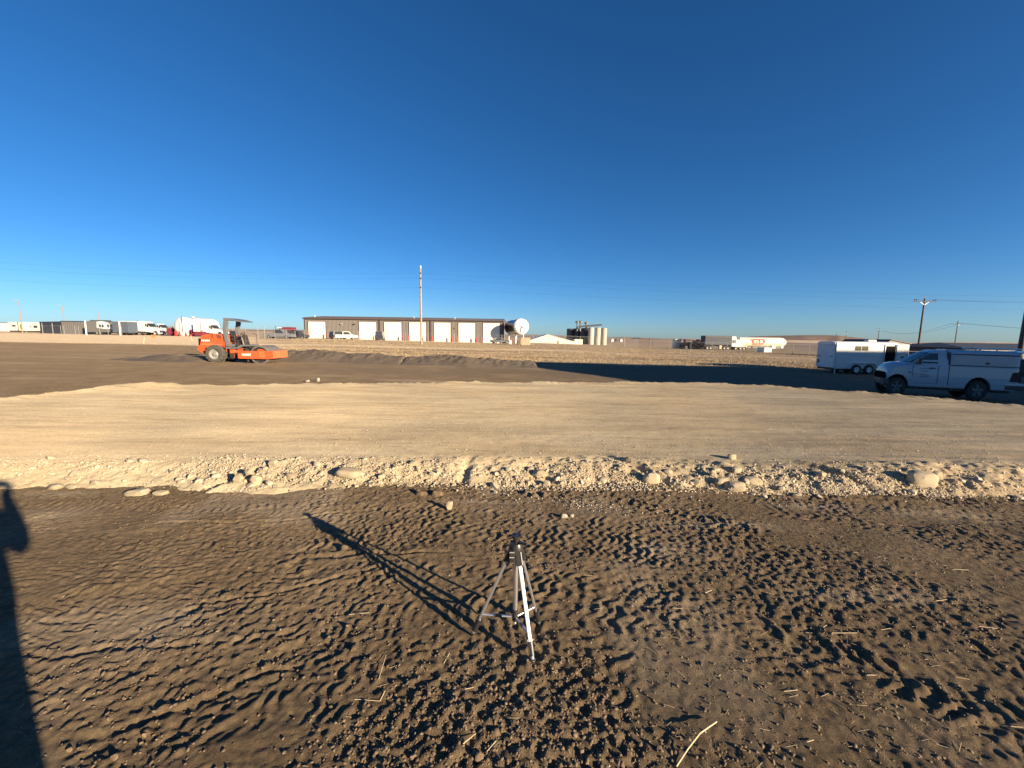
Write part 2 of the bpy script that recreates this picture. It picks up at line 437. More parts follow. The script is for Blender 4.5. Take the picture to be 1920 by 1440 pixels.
def soil(x, y):
    x = np.asarray(x, float); y = np.asarray(y, float)
    wx = x + .09 * vn(x, y, .7, 3) + .025 * vn(x, y, .19, 4) + .008 * vn(x, y, .07, 7); wy = y + .09 * vn(x, y, .75, 5) + .025 * vn(x, y, .2, 6) + .008 * vn(x, y, .07, 8)
    h = .018 * vn(x, y, 1.4, 11) + .007 * vn(x, y, .5, 12) + .0022 * vn(x, y, .17, 13)
    rough = sst(-.2, .5, vn(x, y, .8, 20) + .35 * sst(-1.0, 1.4, x) + .15)
    # crumbly loose strip along the bottom of the view
    crumb = sst(.15, .75, 1.15 - np.abs(x - .05) * .9 - np.maximum(0, y - 1.5) * 1.6 + .45 * vn(x, y, .35, 21))
    crumb = np.maximum(crumb, .8 * sst(.0, .7, vn(x, y, .45, 22) + .55 * sst(.3, 2.2, x) - .25 * sst(2.2, 3.2, y)))
    # ripples everywhere on the left and along the bank, fading to the right
    lm = sst(-1.2, .4, -x - .2) * .9 + .25
    tracks = .8 * (.5 + .5 * sst(1.5, 2.7, y)) * lm * (scales(wx, wy, .16, .24, .065, .0078, 500) + scales(wx, wy, .42, .14, .042, .0055, 510) + scales(wx, wy, -.1, .09, .028, .003, 520)) * (.12 + .88 * sst(-.35, .35, vn(x * .6, y, .6, 31)))
    def put(hh, m):
        nonlocal tracks
        tracks = tracks * (1 - .8 * m) + hh * m
    fade = .60 + .40 * sst(-.55, .15, vn(x, y, .42, 30))
    def straight(x0, y0, ang, w, p, k, d, s0, s1, seed=0, lean=0.0):
        ca, sa = math.cos(ang), math.sin(ang)
        s = (wx - x0) * ca + (wy - y0) * sa; t = -(wx - x0) * sa + (wy - y0) * ca
        m = (1 - sst(w * .9, w * 1.35, np.abs(t))) * sst(s0, s0 + .5, s) * (1 - sst(s1 - .5, s1, s))
        put(lugs(s + lean * t, t, p, k, d, w) * fade, m * (.55 + .45 * fade))
    def arc(cx, cy, rad, w, p, k, d, a0, a1):
        dx = wx - cx; dy = wy - cy
        r_ = np.hypot(dx, dy); th = np.arctan2(dy, dx)
        s = th * rad; t = r_ - rad
        m = (1 - sst(w * .9, w * 1.3, np.abs(t))) * sst(a0, a0 + .1, th) * (1 - sst(a1 - .1, a1, th))
        put(lugs(s, t, p, k, d, w) * fade, m)
    straight(-2.6, 3.62, .03, .22, .075, .9, .009, -2.6, 1.4, lean=1.3)
    straight(-3.0, 2.85, .12, .22, .080, 9, .010, -2.0, 2.0, lean=1.0)
    straight(-2.4, 2.15, .42, .22, .085, 9, .010, -1.0, 1.5, lean=1.4)
    arc(-.3, -1.9, 5.12, .40, .076, 9, .0155, 1.20, 1.88)
    arc(-.3, -1.15, 3.50, .27, .080, 9, .016, 1.12, 2.0)
    arc(-.3, -1.15, 2.90, .20, .080, 9, .012, 1.2, 2.1)
    arc(-.3, .95, 1.17, .13, .074, .6, .014, .7, 2.75)
    straight(.95, 2.35, -.15, .18, .10, .7, .012, -.6, 1.6)
    straight(1.75, 1.76, -.65, .17, .098, .8, .030, -.6, 1.1)
    straight(2.6, 2.55, -.45, .16, .10, .9, .011, -1.1, 1.6)
    straight(1.35, 3.72, -.62, .09, .085, .4, .026, -.6, 1.3)
    straight(3.3, 3.3, -.35, .16, .11, .9, .012, -1.2, 1.8)
    straight(2.5, 3.95, -.12, .2, .09, 1.1, .007, -1.2, 1.6)
    h = h + tracks * (1 - .55 * crumb)
    # ruts and scraped ridges
    def groove(pts, w, d):
        nonlocal h
        best = np.full(h.shape, 9.0)
        for (xa, ya), (xb, yb) in zip(pts[:-1], pts[1:]):
            L2 = (xb - xa) ** 2 + (yb - ya) ** 2
            t = np.clip(((wx - xa) * (xb - xa) + (wy - ya) * (yb - ya)) / L2, 0, 1)
            best = np.minimum(best, np.hypot(wx - xa - t * (xb - xa), wy - ya - t * (yb - ya)))
        q = .4 + .6 * sst(-.5, .3, vn(x, y, .25, 37))
        h = h - q * d * np.exp(-(best / w) ** 2) + q * d * .6 * np.exp(-((best - 2.2 * w) / w) ** 2)
    groove([(2.9, 4.02), (3.6, 3.85), (4.1, 3.55), (4.6, 3.1)], .03, .024)
    groove([(3.5, 4.05), (4.3, 3.8), (5.0, 3.4)], .03, .02)
    groove([(-3.2, 1.62), (-2.4, 1.85), (-1.7, 1.95), (-1.15, 2.05)], .016, .008)
    groove([(-1.75, 2.62), (-1.1, 2.72), (-.3, 2.75)], .014, .010)
    groove([(-2.9, 3.2), (-1.9, 3.25), (-1.2, 3.45)], .015, .011)
    groove([(-2.6, 2.05), (-1.6, 2.35), (-.9, 2.55)], .014, .008)
    groove([(-1.7, 1.45), (-1.2, 1.75), (-.75, 1.9)], .016, .007)
    # blocks of broken crust
    for bx_, by_, br, bh in [(-1.55, 2.66, .08, .05), (-1.38, 2.58, .06, .04), (-1.22, 2.78, .05, .035), (-.9, 3.86, .09, .05), (-.72, 3.85, .07, .05),
                             (.25, 3.98, .12, .04), (-2.0, 1.22, .10, .04), (-1.75, 1.12, .13, .05), (-1.35, 1.15, .08, .04), (-2.5, 1.35, .12, .03)]:
        rr = np.hypot(wx - bx_, (wy - by_) * 1.3)
        h = h + bh * (1 - sst(br * .45, br, rr)) * (.45 + .7 * vn(x, y, .06, 44))
    h = h + (.0014 + .0012 * rough) * vn(x, y, .055, 14) + (.0022 + .0030 * rough) * vn(x, y, .025, 15)
    cr = .5 * (np.abs(vn(x, y, .075, 16)) + .7 * vn(x, y, .04, 17))
    h = h + crumb * (.007 * cr + .007 * vn(x, y, .25, 18) + .0095 * vn(x, y, .024, 19)) + rough * (.0025 * np.abs(vn(x, y, .09, 23)) + .0035 * vn(x, y, .026, 24))
    return h

# outline of the gravel pad, and its surface
PADP = [(-11.4, 3.66), (-11.0, 8.3), (-10.5, 10.4), (-9.6, 10.7), (-5.8, 11.9), (0, 12.9), (7, 13.6), (9.6, 12.0), (11.2, 10.5), (12.6, 8.6), (13.8, 6.5), (14.2, 3.92), (3.0, 3.97), (1.0, 4.0), (-.8, 3.96), (-1.9, 3.84), (-3.2, 3.72), (-4.4, 3.70)]
def pad_sd(x, y):
    inside = np.zeros(x.shape, bool); d = np.full(x.shape, 1e9)
    n = len(PADP)
    for k in range(n):
        xa, ya = PADP[k]; xb, yb = PADP[(k + 1) % n]
        L2 = (xb - xa) ** 2 + (yb - ya) ** 2
        t = np.clip(((x - xa) * (xb - xa) + (y - ya) * (yb - ya)) / L2, 0, 1)
        d = np.minimum(d, np.hypot(x - xa - t * (xb - xa), y - ya - t * (yb - ya)))
        c = ((ya > y) != (yb > y)) & (x < (xb - xa) * (y - ya) / (yb - ya + 1e-12) + xa)
        inside ^= c
    return np.where(inside, d, -d)
PAD_Z = .145
def padz(x, y):
    x = np.asarray(x, float); y = np.asarray(y, float)
    sd = pad_sd(x, y) + .07 * vn(x, y, 1.1, 51) + .04 * vn(x, y, .3, 52)
    front = 1 - sst(5.5, 7.0, y)
    w = .30 + .42 * front
    zb = np.minimum(zbase(x, y), 0) - .07
    s = np.clip(sd / w, -.3, 1)
    s = np.where(s > 0, 1 - (1 - s) ** 1.45, s)
    z = zb + (PAD_Z - zb) * s
    slope = sst(-.1, .25, sd) * (1 - sst(w * .65, w * 1.1 + .15, sd))
    z = z + slope * (.7 + .3 * sst(-3.5, -1.5, x)) * (.03 * vn(x, y, .35, 53) + .040 * np.abs(vn(x, y, .13, 54)) * sst(-.3, .5, vn(x, y, .6, 65)) + .016 * vn(x, y, .055, 55) + .006 * vn(x, y, .028, 66))
    # gullies and wheel cuts down the face
    for gx_, dxdy, dd in [(-.55 + .06, .05, .035), (3.45, -.9, .06), (1.35, -.8, .05), (-2.6, .7, .04), (2.35, -1.0, .04)]:
        u = x - gx_ - dxdy * (y - 4.6) + .06 * vn(x, y, .25, 64)
        z = z - dd * front * slope * np.exp(-(u / .045) ** 2) + dd * .5 * front * slope * np.exp(-((u - .12) / .06) ** 2)
    z = z + .006 * vn(x * .12, y + .06 * x, .14, 67) * sst(-.4, .4, vn(x, y, 2.5, 68)) + .012 * vn(x, y, 2.2, 56) + .004 * vn(x, y * 1.8, .5, 57) + .0022 * vn(x, y, .12, 58)
    edge = np.exp(-((sd - w - .05) / .35) ** 2) * (1 - front)
    z = z + edge * (.035 * np.clip(vn(x, y, .9, 59) + .3, 0, 1) + .03 * np.abs(vn(x, y, .22, 69)))
    bump = .09 * np.exp(-(((x + 9.4) / .9) ** 2 + ((y - 10.35) / .35) ** 2)); z = z + bump
    return z

def grade(a, b, s0, ratio):
    out = [a]; s = s0
    while out[-1] < b:
        out.append(out[-1] + s); s *= ratio
    return out
xs_f = np.arange(-5.6, 5.6, .0102)
xp = np.array(grade(5.6, 9000, .02, 1.1)); xs = np.concatenate([-xp[::-1], xs_f[1:], xp])
ys = np.concatenate([-np.array(grade(-.75, 400, .05, 1.3))[::-1], np.arange(-.7, .95, .05), np.array(grade(.95, 4.3, .0085, 1.0016)), np.array(grade(4.32, 60, .025, 1.036)), np.array(grade(61, 9500, 1.2, 1.07))])
ys = np.unique(ys)
def sheet(name, xs, ys, zf, mat, keep=None):
    X, Y = np.meshgrid(xs, ys)
    Z = zf(X, Y)
    nx, ny = len(xs), len(ys)
    co = np.stack([X, Y, Z], -1).reshape(-1, 3).astype(np.float32)
    i = np.arange(ny - 1)[:, None] * nx + np.arange(nx - 1)[None, :]
    q = np.stack([i, i + 1, i + nx + 1, i + nx], -1)
    if keep is not None: q = q[keep((X[:-1, :-1] + X[1:, 1:]) / 2, (Y[:-1, :-1] + Y[1:, 1:]) / 2)]
    q = q.reshape(-1, 4).astype(np.int32)
    if keep is not None:
        used = np.zeros(len(co), bool); used[q.ravel()] = True
        mp = np.cumsum(used) - 1; co = co[used]; q = mp[q].astype(np.int32)
    me = bpy.data.meshes.new(name)
    me.vertices.add(len(co)); me.vertices.foreach_set('co', co.ravel())
    me.loops.add(q.size); me.loops.foreach_set('vertex_index', q.ravel())
    me.polygons.add(len(q)); me.polygons.foreach_set('loop_start', np.arange(0, q.size, 4, dtype=np.int32))
    me.polygons.foreach_set('loop_total', np.full(len(q), 4, dtype=np.int32))
    me.update(); me.validate()
    me.shade_smooth()
    me.materials.append(mat)
    o = bpy.data.objects.new(name, me); col.objects.link(o)
    return o, co
def zground(x, y):
    z = zbase(x, y)
    z = np.array(z)
    m = (np.abs(x) < 7.5) & (y > .4) & (y < 4.8)
    f = (1 - sst(6.0, 7.4, np.abs(x))) * sst(.4, .8, y) * (1 - sst(4.45, 4.8, y))
    if m.any(): z[m] += (soil(x[m], y[m]) * f[m])
    z = z + .02 * vn(x, y, 3.5, 61) * sst(7, 14, y) + .05 * vn(x, y, 11, 62) * sst(30, 60, y) + .006 * vn(x, y, .6, 63) * sst(7, 12, y) * (1 - sst(40, 60, y))
    # under the pad the natural ground stays just beneath
    sd = pad_sd(x, y)
    z = z - .06 * sst(.3, 1.0, sd)
    return z
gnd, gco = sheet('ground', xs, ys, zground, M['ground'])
tag(gnd, kind='structure')
gxx, gyy = gco[:, 0].astype(float), gco[:, 1].astype(float)
def setattr_(o, name, v):
    a = o.data.attributes.new(name, 'FLOAT', 'POINT'); a.data.foreach_set('value', np.clip(v, 0, 1).astype(np.float32))
yb = np.interp(gxx / np.maximum(gyy, 1), [-1.4, -1.0, -.6, -.35, 0, .5, 1.4], [44, 45, 41, 33, 32, 31.5, 31.5])
yb = yb + 1.2 * vn(gxx, gyy, 5, 71) + .6 * vn(gxx, gyy, 1.3, 72)
setattr_(gnd, 'grass', sst(-.5, .5, gyy - yb))
yc = 51 + .9 * vn(gxx, gyy * .2, 14, 73)
rd = np.exp(-(np.abs(gyy - yc) / 2.7) ** 4) * (1 - .6 * sst(0, 14, gxx))
lf = sst(.52, .75, -gxx / np.maximum(gyy, 1) + .05 * vn(gxx, gyy, 6, 74)) * sst(43, 47, gyy) * (1 - sst(95, 120, gyy))
rd2 = np.exp(-(np.abs(gyy - 92) / 7) ** 4) * (1 - sst(-12, 0, gxx)) * .6
setattr_(gnd, 'road', np.maximum(np.maximum(rd * .9, lf * .85), rd2))
ml = np.exp(-(((gyy - 23.5) / 5.0) ** 4)) * sst(-17, -11, gxx) * (.35 + .35 * vn(gxx, gyy, 2.5, 75))
ml = np.maximum(ml, sst(14, 17, gyy) * (1 - sst(30, 32, gyy)) * sst(2, 6, gxx) * .75)  # also darkens the soil colour where the warehouse shade falls
setattr_(gnd, 'mill', ml)
dr = .55 * sst(.25, .8, vn(gxx, gyy, .9, 76) + .4 * vn(gxx, gyy, .22, 77)) * (1 - sst(5, 6, gyy)) * sst(-3, 1.5, -gxx + .8)
for dx_, dy_, ra, rb in [(4.1, 3.62, .55, .12), (2.95, 3.75, .35, .07), (-4.4, 3.75, .35, .07), (-4.0, 3.3, .25, .10), (1.1, 2.9, .25, .12), (2.3, 2.35, .5, .08), (-2.0, 2.0, .5, .2), (1.9, 3.3, .6, .08), (-.2, 3.72, .3, .05)]:
    dr = np.maximum(dr, np.exp(-(((gxx - dx_) / ra) ** 2 + ((gyy - dy_) / rb) ** 2)) * (.75 + .4 * vn(gxx, gyy, .1, 78)))
dr = np.maximum(dr, .45 * sst(.2, .8, vn(gxx * .3, gyy, 1.2, 79)) * sst(8, 11, gyy) * (1 - sst(40, 45, gyy)))
setattr_(gnd, 'dry', dr)
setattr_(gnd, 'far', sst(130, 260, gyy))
del gco, gxx, gyy

px_ = np.concatenate([np.arange(-12.2, -5.5, .05), np.arange(-5.5, 6.2, .026), np.arange(6.2, 15.4, .05)])
py_ = np.concatenate([np.arange(3.55, 5.4, .014), np.array(grade(5.4, 15.3, .016, 1.013))])
pad, _pc = sheet('gravel_pad', px_, py_, padz, M['gravel'], keep=lambda X, Y: pad_sd(X, Y) > -.6)
tag(pad, kind='structure')
del _pc

def zfun(x, y):
    xa = np.array([float(x)]); ya = np.array([float(y)])
    z = float(zground(xa, ya)[0])
    if pad_sd(xa, ya)[0] > -.4: z = max(z, float(padz(xa, ya)[0]))
    return z
def hit(px, py):
    """where the view ray through a photo pixel meets the ground"""
    d = ray(px, py); z = 0.0
    for k in range(12):
        t = (z - CAM_H) / d.z; x, y = d.x * t, d.y * t
        z1 = zfun(x, y)
        if abs(z1 - z) < .0015: break
        z = z * .4 + z1 * .6
    return Vector((x, y, zfun(x, y)))

# ---------------------------------------------------------------- distant hills
def hills(name, prof, D, depth, mat, seed, rough):
    """range of hills whose crest follows the skyline given as (photo x, photo y)"""
    n = 260; xs_ = np.linspace(prof[0][0], prof[-1][0], n); top = np.interp(xs_, [p[0] for p in prof], [p[1] for p in prof])
    vs = []; rows = [(-.5, 0), (-.35, .12), (-.2, .38), (-.1, .72), (0, 1), (.2, .95), (.6, .5), (1, 0)]
    for k in range(n):
        P = at(xs_[k], top[k], D)
        for rr, hh in rows:
            yy = D + depth * rr + rough * 4 * float(vn(np.array([xs_[k] * 4]), np.array([rr * 300.]), 90, seed)[0]) * (abs(rr) > .01)
            xx = P.x * (1 + (yy - D) / D)
            zb = float(zbase(np.array([xx]), np.array([yy]))[0]) - 4
            zz = zb + (P.z - zb) * hh
            if 0 < hh < 1: zz += rough * float(vn(np.array([xx]), np.array([yy]), 70, seed + 1)[0])
            vs.append((xx, yy, zz))
    m = len(rows)
    fs = [(k * m + j, (k + 1) * m + j, (k + 1) * m + j + 1, k * m + j + 1) for k in range(n - 1) for j in range(m - 1)]
    mb = MB(); mb.add(vs, fs); o = mb.build(name, mat, smooth=True); tag(o, kind='structure'); return o
M['hill'] = stone_mat('dry_hillside', [(.1, (.17, .125, .095)), (.5, (.25, .185, .135)), (.95, (.34, .26, .19))], .006)
M['mesa'] = stone_mat('dark_scrub_mesa', [(.1, (.09, .062, .055)), (.5, (.13, .092, .075)), (.95, (.20, .145, .11))], .01)
M['plain'] = stone_mat('pale_plain', [(.1, (.34, .25, .17)), (.5, (.42, .31, .21)), (.95, (.50, .38, .27))], .004)
hills('hills', [(440, 622), (470, 618.2), (560, 618.8), (620, 620), (700, 622.5), (800, 625), (980, 627.5), (1050, 628.5), (1070, 630), (1120, 631.8), (1180, 632.2), (1240, 634.8), (1320, 636.5)], 2600, 700, M['hill'], 91, 3)
hills('hills', [(1160, 637), (1178, 635.5), (1190, 633.4), (1200, 633.2), (1212, 636), (1240, 637)], 2200, 200, M['mesa'], 94, 2)
hills('hills', [(1340, 639), (1395, 634.5), (1406, 631.2), (1440, 629.8), (1500, 628.6), (1540, 628.2), (1575, 629.2), (1590, 631.4), (1616, 634), (1640, 637), (1665, 639.5), (1690, 641)], 2800, 500, M['mesa'], 97, 4)
hills('hills', [(1640, 643), (1700, 642.6), (1750, 641.8), (1800, 641.4), (1850, 641.2), (1870, 641.8), (1960, 645)], 2500, 500, M['plain'], 101, 2)
hills('hills', [(-300, 617), (-100, 617), (0, 617.6), (100, 618.5), (250, 619.5), (440, 621.8), (520, 624)], 3000, 500, M['hill'], 104, 2)
hills('hills', [(1240, 638.5), (1300, 637.6), (1380, 636.8), (1480, 637.5), (1600, 640), (1700, 643.4)], 1500, 300, M['plain'], 107, 2)

def text(name, s, size, mat, parent, loc, rot, extrude=.002, sx=1, bold=.0, italic=0):
    c = bpy.data.curves.new(name, 'FONT'); c.body = s; c.size = size; c.extrude = extrude; c.offset = bold
    c.align_x = 'CENTER'; c.align_y = 'CENTER'; c.shear = italic
    t = bpy.data.objects.new(name, c); col.objects.link(t)
    c.materials.append(mat)
    dg = bpy.context.evaluated_depsgraph_get(); dg.update()
    me = bpy.data.meshes.new_from_object(t.evaluated_get(dg)); bpy.data.objects.remove(t)
    t = bpy.data.objects.new(name, me); col.objects.link(t)
    t.parent = parent; t.location = loc; t.rotation_euler = rot; t.scale = (sx, 1, 1)
    return t
def wheel(parent, x, y, z, r, w, side=-1, rimr=.6, tyre='rubber_clean', rim='rim', name='wheel', spokes=0, lug=0):
    """tyre (the part) with its rim as a sub-part; side is the outward y direction"""
    m = MB(); n = 28
    m.lathe([(r * rimr, -w / 2), (r * .93, -w / 2), (r, -w * .33), (r, w * .33), (r * .93, w / 2), (r * rimr, w / 2), (r * rimr * .9, 0), (r * rimr, -w / 2)], (0, 0, 0), n=n)
    if lug:
        for k in range(lug):
            for sd in (-1, 1):
                t = 2 * math.pi * (k + .5 * (sd > 0)) / lug
                m2 = MB(); dt = .16
                p0 = Vector((r * 1.0 * math.cos(t), sd * .02 * w, r * 1.0 * math.sin(t))); p1 = Vector((r * .99 * math.cos(t + dt * 1.6), sd * w * .48, r * .99 * math.sin(t + dt * 1.6)))
                m.bar(p0, p1, .045, .075)
    wo = m.build(name, M[tyre], parent, smooth=40, loc=(x, y, z))
    m = MB(); rr = r * rimr; s_ = side
    m.lathe([(rr, w * .42 * s_), (rr * .93, w * .44 * s_), (rr * .86, w * .22 * s_), (rr * .5, w * .12 * s_), (rr * .34, w * .30 * s_), (rr * .3, w * .38 * s_), (.001, w * .40 * s_)], (0, 0, 0), n=n)
    ro = m.build('rim', M[rim], wo, smooth=40)
    if spokes:
        m = MB()
        for k in range(spokes):
            t = 2 * math.pi * k / spokes + .3
            m.bar((rr * .2 * math.cos(t), w * .40 * s_, rr * .2 * math.sin(t)), (rr * .93 * math.cos(t), w * .42 * s_, rr * .93 * math.sin(t)), .05 * r / .4, .10 * r / .4)
        m.build('spoke', M[rim], wo, bevel=.01)
    return wo

# ---------------------------------------------------------------- road roller
def roller():
    P = at(405.5, 676, 23.5)
    z0 = zfun(P.x, P.y + .6)
    t = empty('road_roller', (P.x, P.y + .6, z0 + .0), R(3), 'orange and grey single drum soil compactor with open canopy parked on the dark dirt', 'road roller')
    t.scale = (.93, .93, .93)
    O, G, K = M['orange'], M['grey_paint'], M['dark']
    hw = .72
    # rear hood with wheel arch
    arch = [(.60 * math.cos(a), .53 + .66 * math.sin(a)) for a in np.linspace(R(12), R(172), 10)]
    prof = [(-.62, .42), (-1.2, .78), (-1.17, .98), (-.99, 1.12), (-.90, 1.68), (-.28, 1.82), (.36, 1.78), (.50, 1.35), (.60, .98)] + arch
    MB().prism(prof, -hw * .80, -hw * .80 + .06).build('fender', O, t, bevel=.02)
    MB().prism(prof, hw * .80 - .06, hw * .80).build('fender', O, t, bevel=.02)
    top = [(-1.19, .80), (-1.16, .98), (-.98, 1.12), (-.89, 1.66), (-.28, 1.80), (.35, 1.76), (.48, 1.35), (.52, .95), (-.5, .9), (-.62, .55)]
    hood = MB().prism(top, -.52, .52).build('hood', O, t, bevel=.05)
    MB().prism([(-.97, 1.08), (.30, 1.06), (.42, 1.14), (-.3, 1.22), (-.95, 1.18)], -.60, -.575).build('side_recess', M['orange_pale'], hood)
    for k in range(3):
        MB().bar((.06 + k * .10, -.585, 1.74), (.14 + k * .10, -.585, 1.50), .02, .045).build('louvre', K, hood)
    MB().box(-1.19, -1.14, -.42, .42, .98, 1.5).build('rear_grille', K, hood)
    text('number', '2', .30, M['ink'], hood, (-.22, -.582, 1.66), (R(90), 0, 0), bold=.004)
    text('lettering', 'HAMM', .17, M['whitetext'], hood, (-.62, -.612, 1.36), (R(90), 0, 0), bold=.006, sx=1.0)
    MB().box(-.5, .5, -.35, .35, .35, .75).build('axle_housing', K, t)
    for s in (-1, 1):
        w = wheel(t, 0, s * .66, .535, .555, .40, side=s, rimr=.62, tyre='rubber', rim='rim', lug=15)
        MB().lathe([(.10, -.02), (.10, .04), (.06, .07), (.001, .07)], (0, s * .14, 0)).build('hub', M['grey_paint'], w)
    # canopy (roll-over frame)
    for s in (-1, 1):
        y = s * .62
        MB().prism([(.50, 1.75), (.66, 1.02), (.92, 1.02), (.78, 1.6), (.74, 2.1), (.86, 2.52), (.80, 2.62), (.60, 2.74), (.50, 2.1)], y - .06, y + .06).build('roll_frame', G, t, bevel=.02)
    rf = MB().prism([(.55, 2.74), (.62, 2.80), (1.1, 2.74), (1.62, 2.60), (1.60, 2.55), (1.1, 2.62), (.80, 2.62)], -.70, .70).build('canopy', G, t, bevel=.02)
    MB().box(.50, .62, -.62, .62, 1.05, 1.75).build('rear_bulkhead', O, t)
    # platform
    pl = MB().prism([(.58, .98), (1.30, .96), (1.55, 1.14), (1.95, 1.12), (1.93, 1.04), (1.6, 1.02), (1.42, .88), (.62, .86)], -.70, .70).build('platform', G, t, bevel=.015)
    MB().box(.66, 1.15, -.70, -.60, 1.02, 1.16).build('side_sill', G, pl)
    seat = MB().box(.72, 1.12, -.26, .24, 1.32, 1.44).build('seat', M['black'], t, bevel=.04)
    MB().prism([(.70, 1.42), (.84, 1.42), (.72, 2.0), (.60, 2.0)], -.24, .22).build('backrest', M['black'], seat, bevel=.04)
    MB().box(.80, 1.04, -.16, .14, .98, 1.32).build('seat_base', K, seat)
    for s in (-.31, .27):
        MB().box(.76, 1.08, s - .03, s + .05, 1.58, 1.64).build('armrest', M['black'], seat, bevel=.015)
    con = MB().prism([(1.48, 1.1), (1.66, 1.1), (1.52, 1.72), (1.36, 1.78), (1.32, 1.68)], -.14, .14).build('steering_console', K, t, bevel=.02)
    st = MB()
    for k in range(16):
        a0, a1 = 2 * math.pi * k / 16, 2 * math.pi * (k + 1) / 16
        def q(a): return (1.34 + .08 * math.cos(a), .19 * math.sin(a), 1.84 + .16 * math.cos(a) * .6)
        st.tube(q(a0), q(a1), .014, n=6)
    st.tube((1.40, 0, 1.72), (1.34, 0, 1.84), .02); st.bar((1.34, -.18, 1.84), (1.34, .18, 1.84), .02, .02)
    st.build('steering_wheel', M['black'], con)
    for s in (-.62, .62):
        rl = MB().tube((1.82, s, 1.1), (1.82, s, 1.78), .018, n=6); rl.tube((1.82, s, 1.78), (1.58, s, 1.86), .018, n=6); rl.build('handrail', K, t)
        rl = MB().tube((.75, s, 1.75), (1.15, s, 1.75), .018, n=6); rl.tube((1.15, s, 1.75), (1.2, s, 1.1), .018, n=6); rl.build('handrail', K, t)
    # articulation
    MB().prism([(.62, .50), (.62, .92), (1.45, .90), (1.45, .42), (1.16, .30), (1.12, .48)], -.42, .42).build('centre_block', O, t, bevel=.02)
    MB().box(.78, 1.08, -.56, -.42, .30, .86).build('step', O, t, bevel=.01)
    MB().box(.82, 1.04, -.63, -.56, .30, .60).build('step_ladder', K, t)
    MB().box(1.16, 1.42, -.34, .34, .12, .44).build('hitch', K, t)
    MB().box(.60, 1.50, -.48, .48, .22, .32).build('belly_plate', K, t)
    # front yoke and drum
    yoke = [(1.46, .26), (1.46, .72), (2.62, .70), (2.78, .82), (3.1, .84), (3.28, .76), (3.48, .68), (4.04, .72), (4.12, .70), (4.14, .26), (4.0, .22), (3.40, .20), (1.56, .22)]
    yoke = [(a_ if a_ < 2.62 else 2.62 + (a_ - 2.62) * .66, b_ + .05) for a_, b_ in yoke]
    for s in (-1, 1):
        y = s * .86
        fr = MB().prism(yoke, y - .05, y + .05).build('side_frame', M['orange'] if s > 0 else M['orange'], t, bevel=.015)
        MB().lathe([(.115, -.006), (.115, .006), (.001, .006)], (2.44, y + s * .052, .47), n=20).build('access_hole', K, fr)
        MB().lathe([(.06, -.006), (.06, .02), (.001, .02)], (2.44, y + s * .055, .47), n=12).build('drain_plug', M['steel'], fr)
        if s < 0:
            text('lettering', 'HAMM', .20, M['whitetext'], fr, (1.98, y - .054, .52), (R(90), 0, 0), bold=.007, sx=.9, italic=.15)
            MB().prism([(2.74, .36), (2.82, .76), (3.05, .72), (3.15, .45), (3.0, .32)], y - .057, y - .05).build('wear_patch', M['orange_pale'], fr)
        for xx, zz in [(1.54, .34), (1.54, .62), (1.72, .34), (1.72, .62), (3.2, .38), (3.35, .38), (2.2, .62)]:
            MB().lathe([(.018, 0), (.018, .015), (.001, .015)], (xx, y + s * .05, zz), n=8).build('bolt', K, fr)
    MB().box(3.48, 3.64, -.85, .85, .29, .77).build('front_beam', M['orange_pale'], t, bevel=.02)
    MB().box(3.30, 3.48, -.80, .80, .66, .77).build('front_deck', M['orange_pale'], t, bevel=.015)
    MB().box(1.42, 1.62, -.85, .85, .26, .70).build('rear_beam', O, t, bevel=.015)
    dr = MB().lathe([(.50, -.77), (.585, -.77), (.60, -.75), (.60, .75), (.585, .77), (.50, .77)], (2.72, 0, .50), n=48).build('drum', M['steel'], t, smooth=30)
    for s in (-1, 1):
        MB().lathe([(.52, 0), (.44, -s * .16), (.001, -s * .16)], (2.72, s * .77, .50), n=32).build('drum_side_plate', K, dr)
        MB().lathe([(.26, 0), (.24, s * .05), (.10, s * .05), (.001, s * .05)], (2.72, s * .66, .50), n=20).build('vibration_housing', M['steel'], dr)
    MB().bar((1.95, -.74, .14), (1.95, .74, .14), .05, .14).build('scraper', K, t)
    hs_ = MB()
    for k in range(7):
        y = -.5 + k * .17; pr = None
        for q in range(7):
            a = q / 6; p = (1.5 + a * .95, y + .08 * math.sin(a * 5 + k), .82 + .16 * math.sin(a * 3.1) + .03 * (k % 3))
            if pr: hs_.tube(pr, p, .028, n=6)
            pr = p
    hs_.box(1.7, 2.3, -.5, .5, .74, .90); hs_.box(2.0, 2.45, -.62, -.2, .90, .98)
    hs_.build('hydraulic_hoses', K, t)
    return t
roller()

# ---------------------------------------------------------------- white pickup with topper
def loft(sections, name, mat, parent, bevel=0, smooth=False, close=True):
    """sections: list of (x, [(y, z), ...]) rings joined along x"""
    m = MB(); n = len(sections[0][1]); vs = []
    for x, ring in sections:
        for p in ring: vs.append((p[2] if len(p) > 2 else x, p[0], p[1]))
    fs = []
    for k in range(len(sections) - 1):
        for j in range(n): fs.append((k * n + j, k * n + (j + 1) % n, (k + 1) * n + (j + 1) % n, (k + 1) * n + j))
    if close: fs += [tuple(range(n)), tuple(range((len(sections) - 1) * n, len(sections) * n))[::-1]]
    m.add(vs, fs)
    return m.build(name, mat, parent, bevel=bevel, smooth=smooth)
def side_ring(hw, z0, zs, z1, tuck=.05, crown=.04):
    """closed cross-section: rocker z0, shoulder zs, top z1"""
    return [(-hw + tuck, z0), (-hw, z0 + .22), (-hw, (z0 + zs) / 2), (-hw + .015, zs - .05), (-hw + tuck, zs), (-hw * .55, z1 + crown * .7), (0, z1 + crown),
            (hw * .55, z1 + crown * .7), (hw - tuck, zs), (hw - .015, zs - .05), (hw, (z0 + zs) / 2), (hw, z0 + .22), (hw - tuck, z0)]
